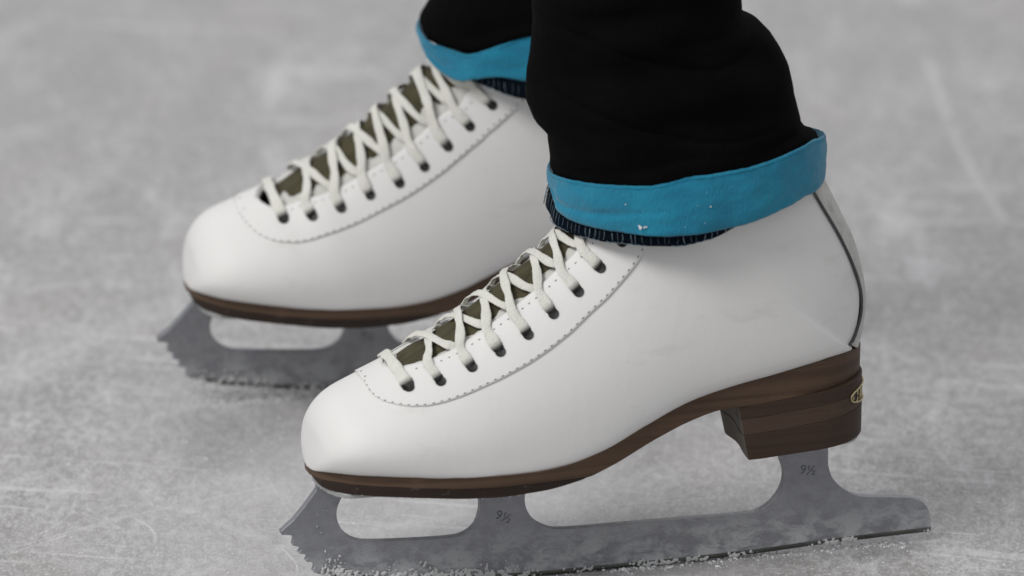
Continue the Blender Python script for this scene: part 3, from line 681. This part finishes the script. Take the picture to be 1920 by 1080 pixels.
    def layer(nm, xa, xb, ftop, fbot, wtop, wbot, mat, parent, step=2.2):
        X = np.unique(np.concatenate([xa+np.array([0, .25, .7, 1.4, 2.4, 3.6, 5, 7, 9.5]), np.arange(xa+12, xb-9, step), xb-np.array([0, .3, .8, 1.6, 3, 5, 7.5])]))
        V = []; 
        for x in X:
            wt, wb_ = wtop(x), wbot(x)
            zt_, zb_ = float(ftop(x)), float(fbot(x))
            for y in (-1, -.5, 0, .5, 1): V.append((x, y*wt, zt_))
            for y in (1, .5, 0, -.5, -1): V.append((x, y*wb_, zb_))
        n = 10; F = grid_faces(len(X), n, wrap=True); F.append(list(range(n))[::-1]); F.append([(len(X)-1)*n+k for k in range(n)])
        o = mesh_obj(nm, sX(V), F, mat, parent); autosmooth(o, 50); return bevel(o, .5, 2, 50)
    XL = D["XL"]
    smz = lambda f: (lambda x: float(np.mean([f(x+d) for d in (-4, -2, 0, 2, 4)])) if x > 8 else float(f(x)))
    zt_s, zb_s, zm_s = smz(zt), smz(zb), smz(zm)
    sole = layer("sole", .1, XL+1.2, zt_s, lambda x: (zm_s(x) if x < 104 else float(np.interp(x, [104, 122], [zm_s(104), zb_s(122)]))) if x < 122 else zb_s(x),
                 lambda x: sole_w(x)+.2 if x > 3 else sole_w(x)-1.5, lambda x: sole_w(x)-.4, M["welt"], root)
    outs = layer("outsole", .9, 121.5, lambda x: (zm_s(x) if x < 104 else float(np.interp(x, [104, 122], [zm_s(104), zb_s(122)])))-.05,
                 lambda x: zb_s(x)-float(np.interp(x, [0, 118, 121.5], [0, 0, 0])) - (.15 if x < 119 else 0)+(3.5*math.exp(-max(x-1, 0)/1.6)),
                 lambda x: max(float(sole_w(x))-.5, .5), lambda x: max(float(sole_w(x))-1.4, .4), M["outsole"], root)

    # heel: lifts stacked under the seat of the sole
    heel = bpy.data.objects.new("heel", None); COL.objects.link(heel); heel.parent = root
    heel.location = ((228+X0)*MM, 0, .056)
    fl_near = -1
    def hplan(z, k):
        """plan outline of the heel, k shrinks it slightly"""
        t = (z-56)/26.0
        xf = 197.5-t*5.0
        pts = []
        far_w = 19.5
        # breast, hollow in the middle
        for y in np.linspace(-27.6, 17.0, 15):
            pts.append((xf+2.2*math.exp(-((y+2)/13)**2)*1.0 + (1.5*((y-9)/7.5)**2 if y > 9 else 0), y))
        for x in np.linspace(204, 232, 8): pts.append((x, far_w+2.0*math.sin((x-204)/28*PI/2)))
        xb = 258.0
        for a in np.linspace(80, -80, 25):
            aa = math.radians(a); pts.append((231+(xb-231)*math.cos(aa)**.95, 26.6*math.copysign(abs(math.sin(aa))**.97, aa) + (1.4*math.sin(aa) if a < 0 else 0)))
        for x in np.linspace(230, 203, 8): pts.append((x, -28.3))
        P = np.array(pts); c = np.array([228, 0.0]); return c+(P-c)*k
    zl = [lambda x: 55.6+(x-197)*.068, lambda x: 67.4+(x-197)*.105, lambda x: 75.2+(x-197)*.10, lambda x: zb_s(min(x, 256))+.02]
    def lift(nm, f0, f1, mat, par, k0, k1, breast=True):
        V = []; n = None
        for f, k, zz in ((f0, k0, f0(205)), (f1, k1, f1(205))):
            for x, y in hplan(zz, k): V.append((x, y, float(f(x))))
            n = len(V)//(1 if n is None else 2)
        n = len(V)//2
        F = [list(range(n))[::-1], list(range(n, 2*n))]+[(i, (i+1) % n, n+(i+1) % n, n+i) for i in range(n)]
        fm = [0, 0]+[1 if i < 14 else 0 for i in range(n)]
        o = mesh_obj(nm, sX(V)-np.array([228+X0, 0, 56.0]), F, mat, par, mats=[M["breast"]]); 
        # recompute the breast faces' slot after normals were fixed
        o.data.polygons.foreach_set("material_index", fm)
        autosmooth(o, 40); return bevel(o, .22, 2, 40)
    lift("heel_lift", zl[0], lambda x: zl[1](x)-.05, M["liftA"], heel, .994, .998)
    lift("heel_lift", zl[1], lambda x: zl[2](x)-.05, M["liftB"], heel, .991, .993)
    lift("heel_lift", zl[2], zl[3], M["liftA"], heel, .995, .995)
    # badge on the back of the heel: oval rim, ball and lettering, curved round the heel
    def back_pt(yw, z, off):
        yw = 27.0*math.sin(yw/27.0); Pn = hplan(z, .996); i = np.argmin(np.abs(Pn[:, 1]-yw)+(Pn[:, 0] < 225)*100)
        seg = Pn[23:48]; ys = seg[:, 1][::-1]; xs = seg[:, 0][::-1]
        x = np.interp(yw, ys, xs); dx = (np.interp(yw+.5, ys, xs)-np.interp(yw-.5, ys, xs)); nrm = np.array([1, -dx, 0]); nrm /= np.linalg.norm(nrm)
        return np.array([x, yw, z])+nrm*off, nrm
    bz, bh, bw = 79.2, 4.0, 27.5
    def oval(a, k=1.0): 
        y = math.copysign(abs(math.cos(a))**.8, math.cos(a))*bw*k; z = math.copysign(abs(math.sin(a))**.8, math.sin(a))*bh*(k if k < 1 else 1); return y, bz+z
    path = []; 
    V = []; F = []
    for i in range(49):
        y, z = oval(2*PI*i/48); p, nn = back_pt(y, z, .45); path.append(p)
    tube(path, .42, 6, V, F)
    O = np.array([228+X0, 0, 56.0])
    bd = mesh_obj("heel_badge", sX(V)-O, F, M["gold"], heel)
    # badge field
    rows = np.linspace(-1, 1, 9); V = []
    for a in np.linspace(-bw, bw, 41):
        hh = bh*math.sqrt(max(1-(abs(a)/bw)**3.2, 0.0))
        for r in rows: V.append(back_pt(a, bz+r*hh, .18)[0])
    mesh_obj("badge_field", sX(V)-O, grid_faces(41, 9), M["badge"], bd)
    V = []; F = []
    for (segs) in ([[(-21.4, 3.0), (-21.4, -1.2), (-22.0, -2.3), (-23.0, -2.1)]], [[(-18.6, -2.3), (-17.2, 3.0), (-15.8, -2.3)], [(-18.0, -.6), (-16.4, -.6)]]):
        for sg_ in segs:
            pl = spline([back_pt(y, bz+z, .4)[0] for y, z in sg_], 3*len(sg_)); tube(pl, .38, 6, V, F)
    p, nn = back_pt(-25.6, bz-.2, .3)
    for la in range(7):
        for lo_ in range(12):
            th = PI*la/6; ph = 2*PI*lo_/12; V.append(p+1.05*np.array([math.sin(th)*math.cos(ph)*.4, math.sin(th)*math.sin(ph), math.cos(th)]))
    F += grid_faces(7, 12, wrap=True, base=len(V)-84)
    mesh_obj("badge_lettering", sX(V)-O, F, M["gold"], bd)

    # blade ---------------------------------------------------
    bm = bmesh.new()
    pts = [bm.verts.new(((x+X0)*MM, -.002, z*MM)) for x, z in D["blade"]]
    f = bm.faces.new(pts); r = bmesh.ops.extrude_face_region(bm, geom=[f])
    bmesh.ops.translate(bm, verts=[v for v in r["geom"] if isinstance(v, bmesh.types.BMVert)], vec=(0, .004, 0))
    bmesh.ops.recalc_face_normals(bm, faces=bm.faces)
    me = bpy.data.meshes.new("blade"); bm.to_mesh(me); bm.free(); me.materials.append(M["steel"])
    bl = bpy.data.objects.new("blade", me); COL.objects.link(bl); bl.parent = root
    bevel(bl, .12, 1, 50)
    RN = D["runner"]
    for side in (-1, 1):
        V = []; RX = [r for r in RN if r[0] > 12]
        for x, z in RX:
            V.append((x, side*2.06, z-.02)); V.append((x, side*2.22, z+.15)); V.append((x, side*2.22, z+1.9)); V.append((x, side*2.0, z+2.1))
        mesh_obj("ground_edge", sX(V), grid_faces(len(RX), 4), M["edge"], bl)
    # mounting plates under sole and heel
    def plate(nm, xa, xb, hw, f, th):
        X = np.linspace(xa, xb, 40); V = []
        for x in X:
            e = min((x-xa), (xb-x))/12.0; w_ = hw*math.sqrt(max(1-(1-min(e, 1))**2, .02)); z = float(f(x))
            V += [(x, -w_, z), (x, w_, z), (x, w_, z-th), (x, -w_, z-th)]
        F = grid_faces(40, 4, wrap=True); F += [[0, 1, 2, 3], [156, 157, 158, 159]]
        o = mesh_obj(nm, sX(V), F, M["plate"], bl, smooth=False); return bevel(o, .4, 2)
    plate("sole_plate", 3.5, 106, 26, lambda x: zb_s(x)-.2, 2.2)
    plate("heel_plate", 201, 256.5, 21, lambda x: zl[0](x)-.05, 1.8)
    # stamped size marks
    for (txt, x, z, rot_, sz) in (("9½", 229.5, 38.4, -.18, 6.2), ("9½", 86.0, 29.8, -.42, 6.2)):
        cu = bpy.data.curves.new("size_stamp", 'FONT'); cu.body = txt; cu.size = sz*MM; cu.extrude = .00006; cu.resolution_u = 3
        tmp = bpy.data.objects.new("tmp_text", cu); COL.objects.link(tmp)
        bpy.context.view_layer.update()
        me = bpy.data.meshes.new_from_object(tmp.evaluated_get(bpy.context.evaluated_depsgraph_get()))
        bpy.data.objects.remove(tmp); me.name = "size_stamp"; me.materials.clear(); me.materials.append(M["stamp"])
        so = bpy.data.objects.new("size_stamp", me); COL.objects.link(so); so.parent = bl
        so.matrix_local = Matrix.Translation(((x+X0)*MM, -.00208, z*MM)) @ Matrix.Rotation(-rot_, 4, 'Y') @ Matrix.Rotation(PI/2, 4, 'X')
    # frozen droplets on the toe of the blade
    V = []; F = []
    for k in range(75):
        x = rs.uniform(-6, 40) if k < 55 else rs.uniform(40, 110)
        z = rs.uniform(8, 45) if k < 45 else rs.uniform(6, 20)
        if x > 14 and z > 23: continue
        if x < -2 and not (24 < z < 36): continue
        if x < 4 and z < 18: continue
        r_ = rs.uniform(.2, .6); b0 = len(V)
        for q in range(4):
            th = q/3*PI/2
            for l in range(8): V.append((x+r_*math.cos(th)*math.cos(l*PI/4), -2.0-r_*.5*math.sin(th), z+r_*math.cos(th)*math.sin(l*PI/4)))
        F += grid_faces(4, 8, wrap=True, base=b0)
    dr = mesh_obj("droplets", sX(V), F, M["drop"], bl); dr["kind"] = "stuff"
    # snow caked on the blade: small lumps along the bottom edge, toe and the top edges
    V = []; F = []
    def lump(x, y, z, r, sq=1.0):
        b0 = len(V); sd = rs.uniform(0, 100); n1, n2 = 5, 7
        for a in range(n1):
            th = PI*a/(n1-1)
            for b in range(n2):
                ph = 2*PI*b/n2; d = np.array([math.sin(th)*math.cos(ph), math.sin(th)*math.sin(ph), math.cos(th)*sq])
                k = r*(1+.55*noise.noise(Vector((d[0]*1.6+sd, d[1]*1.6, d[2]*1.6))))
                V.append((x+d[0]*k, y+d[1]*k*.55, z+d[2]*k))
        F.extend(grid_faces(n1, n2, wrap=True, base=b0))
    rx = np.array([a for a, b in RN]); rz = np.array([b for a, b in RN])
    for k in range(2300 if idx == 0 else 650):
        x = rs.uniform(2, 292) if k % 3 else rs.uniform(4, 150)
        dens = noise.noise(Vector((x*.05+idx*7, 1.3, 0)))+.35*noise.noise(Vector((x*.2, 5.3, idx)))+(.25 if x < 110 else -.12)
        if rs.rand() > .5+dens*1.1: continue
        hmax = 2.2+max(dens, 0)*9+(3 if x < 110 else 0)
        h = abs(rs.randn())*hmax*.45
        z0 = np.interp(x, rx, rz)
        if x < 6: continue
        r_ = rs.uniform(.35, 1.05)*(1.0 if h < 4 else .8)
        lump(x, (-2.2 if rs.rand() < .75 else 2.2)-rs.uniform(-.2, .3), z0+h, r_)
    if idx == 1:      # slush bank between the lifted toe end and the ice
        for k in range(1000):
            x = rs.uniform(6, 170); z0 = float(np.interp(x, rx, rz)); gap = max(z0+4.3*(1-x/150), .6)
            lump(x, -1.0+rs.randn()*1.9, z0-rs.uniform(0, 1)*gap*(1 if rs.rand() < .85 else -.7), rs.uniform(.35, .85))
    top_runs = [(21, 76, 23.2), (112, 218, 21.6), (258, 287, 23.3)]
    for xa, xb, zz in top_runs:
        for k in range(int((xb-xa)*1.1)):
            x = rs.uniform(xa, xb)
            if noise.noise(Vector((x*.12, 9.0, idx))) < -.05: continue
            j = min(range(len(D["blade"])), key=lambda q: abs(D["blade"][q][0]-x)+(100 if D["blade"][q][1] < 15 or D["blade"][q][1] > 30 else 0))
            lump(x, rs.uniform(-1.6, 1.6), D["blade"][j][1]+.05, rs.uniform(.2, .55))
    for k in range(150):
        x = rs.uniform(2, 100); w_ = float(sole_w(x)); lump(x, -w_+rs.uniform(.5, 3), zb_s(x)+rs.uniform(-.7, .1), rs.uniform(.15, .45))
    sn = mesh_obj("caked_snow", sX(V), F, M["slush"], bl); sn["kind"] = "stuff"
    rm = sn.modifiers.new("merge", 'REMESH'); rm.mode = 'VOXEL'; rm.voxel_size = .0003; rm.use_smooth_shade = True
    sm_ = sn.modifiers.new("melt", 'SMOOTH'); sm_.factor = .5; sm_.iterations = 5
    dm = sn.modifiers.new("grain", 'DISPLACE'); tx = bpy.data.textures.new("grain", 'CLOUDS'); tx.noise_scale = .0011; tx.noise_depth = 2; dm.texture = tx; dm.strength = .0007; dm.mid_level = .5
    return root

near_skate = build_skate(0, "ice_skate", "nearer white figure skate, in full view with its brown stacked heel and steel blade")
far_skate = build_skate(1, "ice_skate", "farther white figure skate, slightly blurred and partly hidden behind the nearer boot")

# ------------------------------------------------------------ the skater's trousers
person = bpy.data.objects.new("person", None); COL.objects.link(person)
person.location = (.01, .10, 0)
tag(person, label="standing skater, lower legs only, black trousers rolled to blue cuffs over white skates", category="person")
bpy.context.view_layer.update()
PO = np.array(person.location)*1000

def periodic(tab, back):
    a = sorted(tab); th = [q[0] for q in a]; z = [q[1] for q in a]
    mid = th[0]+2*PI
    e = (th[-1]+mid)/2
    T = [th[-1]-2*PI, e-2*PI]+th+[e, mid]; Z = [z[-1], back]+z+[back, z[0]]
    T = [th[-1]-2*PI, e-2*PI]+th+[e, mid]
    def f(x):
        x = (x+PI) % (2*PI)-PI
        if x < th[0]-1e-9 and x+2*PI < e+PI: x2 = x+2*PI if x+2*PI <= mid else x
        else: x2 = x
        return float(np.interp(x2, th+[e, mid], z+[back, z[0]])) if x2 >= th[0] else float(np.interp(x, [e-2*PI, th[0]], [back, z[0]]))
    N = 360; xs = np.linspace(-PI, PI, N, endpoint=False); ys = np.array([f(x) for x in xs])
    k = np.exp(-np.linspace(-2, 2, 15)**2); k /= k.sum(); ys = np.convolve(np.concatenate([ys[-7:], ys, ys[:7]]), k, 'valid')
    return lambda x: float(np.interp((x+PI) % (2*PI), np.append(xs, PI)+PI, np.append(ys, ys[0])))

def build_leg(i):
    L = D["leg"][i]; rows = sorted(L["rows"]); cx, cy, cz = L["c"]
    # extend the leg upwards (calf, knee) as a continuing tube
    zt, xt, yt, rt_ = rows[-1]
    top = [(zt+60, xt+(-2 if i == 0 else 2), yt, rt_+1), (zt+130, xt-8, yt, rt_+6), (zt+200, xt-14, yt-(0 if i == 0 else 8), rt_+11), (zt+280, xt-22, yt-(0 if i == 0 else 14), rt_+9), (zt+380, xt-30, yt-(0 if i == 0 else 20), rt_+16)]
    R = np.array(rows+top, float); 
    low = R[0].copy(); low[0] -= 6
    R = np.vstack([low, R])
    CT = periodic(L["top"], 191 if i == 0 else 190)
    ryk = np.interp(R[:, 0], [170, 215, 260, 330, 500], [50, 51, 47, 49, 60])
    zs = np.concatenate([np.arange(184.0 if i == 0 else 184.0, 275, 1.6), np.arange(275, R[-1, 0], 8)])
    nt = 96; V = []
    for z in zs:
        x = np.interp(z, R[:, 0], R[:, 1]); y = np.interp(z, R[:, 0], R[:, 2]); r = np.interp(z, R[:, 0], R[:, 3]); ry = np.interp(z, R[:, 0], ryk)
        for k in range(nt):
            a = 2*PI*k/nt; c, s = math.cos(a), math.sin(a)
            side = abs(c)**6
            w = noise.noise(Vector((a*0.9+i*5 if a < PI else (2*PI-a)*.9+i*5, z*.055+.35*math.sin(a*2+i), 2.0)))*4.5
            w += 2.4*math.sin(z*.26+2.2*math.sin(a+i)+1.2*math.sin(2*a))*(.5+.5*noise.noise(Vector((z*.03, a, 4.0))))
            w -= 2.0*max(0, 1-abs(math.sin(z*.085+1.1*math.sin(a*1.5+i)+.6*noise.noise(Vector((s, c, z*.03)))))*5)
            w *= (1-side)*.8+.08
            zc = CT(a)
            if z < zc+6:
                lim = -2.4+max(z-zc, 0)*.8; rmax, rymax = L["rx"]+lim, L["ry"]+lim
                w = w*.3 if z > zc else 0
                V.append(((x+min(r+w, rmax)*c-PO[0]) if z > zc else (x*.0+cx+min(r+w, rmax)*c-PO[0]), (y+min(ry+w, rymax)*s-PO[1]) if z > zc else (cy+min(ry+w, rymax)*s-PO[1]), z-PO[2])); continue
            V.append((x+(r+w)*c-PO[0], y+(ry+w)*s-PO[1], z-PO[2]))
    tl = mesh_obj("trouser_leg", V, grid_faces(len(zs), nt, wrap=True), M["trouser"], person)
    solidify(tl, 1.5)
    # cuff: band rolled outwards
    ct, cb, hm = periodic(L["top"], 191 if i == 0 else 190), periodic(L["bot"], 186 if i == 0 else 180), periodic(L["hem"], 176 if i == 0 else 171)
    rx, ry = L["rx"], L["ry"]
    nt = 200; prof = []
    npf = 34; V = []
    for k in range(nt):
        a = 2*PI*k/nt; c, s = math.cos(a), math.sin(a); z1, z0 = ct(a), cb(a)
        for q in range(npf):
            u = q/(npf-1)
            if u < .78:      # outer face, from bottom to top
                t = u/.78; z = z0+(z1-z0)*t; rr = 0.9*math.sin(PI*t)**.5 if 0 < t < 1 else 0
            else:            # rolls inwards over the top
                t = (u-.78)/.22; z = z1+1.3*math.sin(t*PI)-t*5; rr = -4.2*t
                rr = -2.6*(1-math.cos(t*PI/2))*1.8
            w = 1.5*noise.noise(Vector((c*2.2+i*3, s*2.2, z*.06)))+.9*noise.noise(Vector((c*5, s*5+i, z*.16)))+.25*noise.noise(Vector((c*16, s*16+i, z*.45)))+.7*math.sin(a*5+z*.12+i)*math.sin(a*2.3)
            w *= .9 if abs(c) < .93 else .3
            # fold line running round the lower third
            fold = -.9*math.exp(-((u-.30-.08*math.sin(a*3))/.06)**2)*(1 if s < 0 else .4)*max(0, math.sin(a*1.5+2.2+i))
            e = rr+w+fold
            V.append((cx+(rx+e)*c-PO[0], cy+(ry+e)*s-PO[1], z+.25*noise.noise(Vector((a*30, z*.3, 1)))-PO[2]))
    F = [tuple((k*npf+q, ((k+1) % nt)*npf+q, ((k+1) % nt)*npf+q+1, k*npf+q+1)) for k in range(nt) for q in range(npf-1)]
    cf = mesh_obj("cuff", V, F, M["blue"], tl); solidify(cf, 1.4)
    # hem: dark overlocked edge below the blue band
    V = []; npf = 8
    ringp = []
    for k in range(nt):
        a = 2*PI*k/nt; c, s = math.cos(a), math.sin(a); z1 = cb(a)+3.5; z0 = min(hm(a), cb(a)+2.5)
        out = 1.0 if i == 0 else .6
        flare = 1.8*max(0, -c)**2*(1 if i == 0 else .2)
        for q in range(npf):
            t = q/(npf-1); z = z1+(z0-z1)*t
            e = -2.5+flare*t*2.0+.5*math.sin(t*PI)+.35*math.sin(a*22)*t+.4*noise.noise(Vector((a*4, t, i)))
            V.append((cx+(rx+e)*c-PO[0], cy+(ry+e)*s-PO[1], z-PO[2]))
        ringp.append((a, z1, z0, flare))
    F = [tuple((k*npf+q, ((k+1) % nt)*npf+q, ((k+1) % nt)*npf+q+1, k*npf+q+1)) for k in range(nt) for q in range(npf-1)]
    he = mesh_obj("hem", V, F, M["navy"], tl); solidify(he, 1.2)
    # overlock threads across the hem
    V2 = []; F2 = []; rs = np.random.RandomState(3+i)
    HV = np.array(V).reshape(nt, npf, 3); cen = np.array([cx-PO[0], cy-PO[1], 0])
    def hp(kf, t):
        k0 = int(kf) % nt; k1 = (k0+1) % nt; f = kf-int(kf); q = t*(npf-1); q0 = min(int(q), npf-2); g = q-q0
        p = (HV[k0, q0]*(1-g)+HV[k0, q0+1]*g)*(1-f)+(HV[k1, q0]*(1-g)+HV[k1, q0+1]*g)*f
        n = p-cen; n[2] = 0; n /= np.linalg.norm(n); return p+n*.85
    nth = 125
    for k in range(nth):
        kf = (k+rs.uniform(-.25, .25))*nt/nth % nt
        if rs.rand() < .6: r_ = .07
        else: r_ = rs.uniform(.09, .19)
        t0 = rs.uniform(.38, .5); t1 = rs.uniform(.85, .97)
        if cb(2*PI*kf/nt)-hm(2*PI*kf/nt) < 1.5: continue
        tube([hp(kf, t0), hp((kf+.12) % nt, (t0+t1)/2), hp((kf+rs.uniform(-.2, .5)) % nt, t1)], r_, 5, V2, F2)
    for k in range(0, nt, 2):
        if noise.noise(Vector((k*.13, 2, i))) > -.05 and cb(2*PI*k/nt)-hm(2*PI*k/nt) > 1.5:
            tube([hp(k, .93), hp(k+1, .97), hp((k+2) % nt, .94)], .16, 5, V2, F2)
    hs = mesh_obj("hem_stitching", V2, F2, M["overlock"], he); hs["kind"] = "stuff"
    # a few snow specks and lint on the cuff
    V3 = []; F3 = []
    def speck(a, z, r):
        c, s = math.cos(a), math.sin(a); p = np.array([cx+(rx+1.5)*c-PO[0], cy+(ry+1.5)*s-PO[1], z-PO[2]])
        for m_ in range(3):
            b0 = len(V3); q = p+rs.randn(3)*r*.7
            for la in range(4):
                for lo in range(6):
                    th = PI*la/3; ph = lo*PI/3; V3.append(q+r*rs.uniform(.6, 1.1)*np.array([math.sin(th)*math.cos(ph), math.sin(th)*math.sin(ph), math.cos(th)]))
            F3.extend(grid_faces(4, 6, wrap=True, base=b0))
    if i == 0:
        speck(-1.92, 173.6, .75); speck(-1.88, 173.2, .5); speck(-2.03, 183.6, .28); speck(-1.42, 184, .25)
        for m_ in range(12):
            a = rs.uniform(-2.8, -.4); speck(a, cb(a)+rs.uniform(.1, .9)*(ct(a)-cb(a)), rs.uniform(.06, .13))
        lp = mesh_obj("snow_specks", V3, F3, M["snow"], cf); lp["kind"] = "stuff"
    # sock filling the boot top
    V = []; zz = np.linspace(160, 235, 14); ns = 40
    base = rows[0]
    for z in zz:
        for k in range(ns):
            a = 2*PI*k/ns; V.append((cx-2+(38+2*math.sin(z*.1))*math.cos(a)-PO[0], cy+30*math.sin(a)-PO[1], z-PO[2]))
    mesh_obj("sock", V, grid_faces(14, ns, wrap=True), M["sock"], tl)
for i in (0, 1): build_leg(i)

# ------------------------------------------------------------ ice sheet
n = 2
V = [(-30, -20, 0), (30, -20, 0), (30, 40, 0), (-30, 40, 0)]
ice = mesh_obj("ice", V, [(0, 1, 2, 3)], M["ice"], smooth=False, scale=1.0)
tag(ice, kind="structure", label="scratched grey-white rink ice")

# loose shavings scattered on the ice, thicker beside the blades
V = []; F = []
rs = np.random.RandomState(21)
def crumb(x, y, r, zf=.45):
    b0 = len(V); sd = rs.uniform(0, 99); ex = rs.uniform(.7, 1.8); an = rs.uniform(0, PI)
    for a in range(4):
        th = PI*a/3
        for b in range(6):
            ph = 2*PI*b/6+sd; d = (math.sin(th)*math.cos(ph)*ex, math.sin(th)*math.sin(ph), math.cos(th))
            k = r*rs.uniform(.65, 1.15)
            X = d[0]*k; Y = d[1]*k
            V.append((x+X*math.cos(an)-Y*math.sin(an), y+X*math.sin(an)+Y*math.cos(an), max(d[2]*k*zf, -.3)+r*zf*.4))
    F.extend(grid_faces(4, 6, wrap=True, base=b0))
for idx in (0, 1):
    o, rot = D["frames"][idx]; c, s = math.cos(rot[0]), math.sin(rot[0])
    for k in range(3200 if idx == 0 else 1500):
        u = rs.uniform(-8, 285) if k % 2 else rs.uniform(0, 160)
        cl = noise.noise(Vector((u*.06, idx*4.0, .5)))
        if rs.rand() > .55+cl: continue
        w = rs.randn()*(3.0+4*max(cl, 0)); x = u+X0
        crumb(o[0]+x*c-w*s, o[1]+x*s+w*c, (abs(rs.randn())*.34+.18), .8)
for k in range(2600):
    x = rs.uniform(-260, 300); y = rs.uniform(-160, 500)
    if noise.noise(Vector((x*.012, y*.012, 7))) < -.12: continue
    crumb(x, y, abs(rs.randn())*.28+.12, .4)
sh = mesh_obj("ice_shavings", V, F, M["snow"]); 
tag(sh, kind="stuff", label="white ice shavings and crumbs strewn round both blades", category="ice shavings")
bpy.context.view_layer.update()
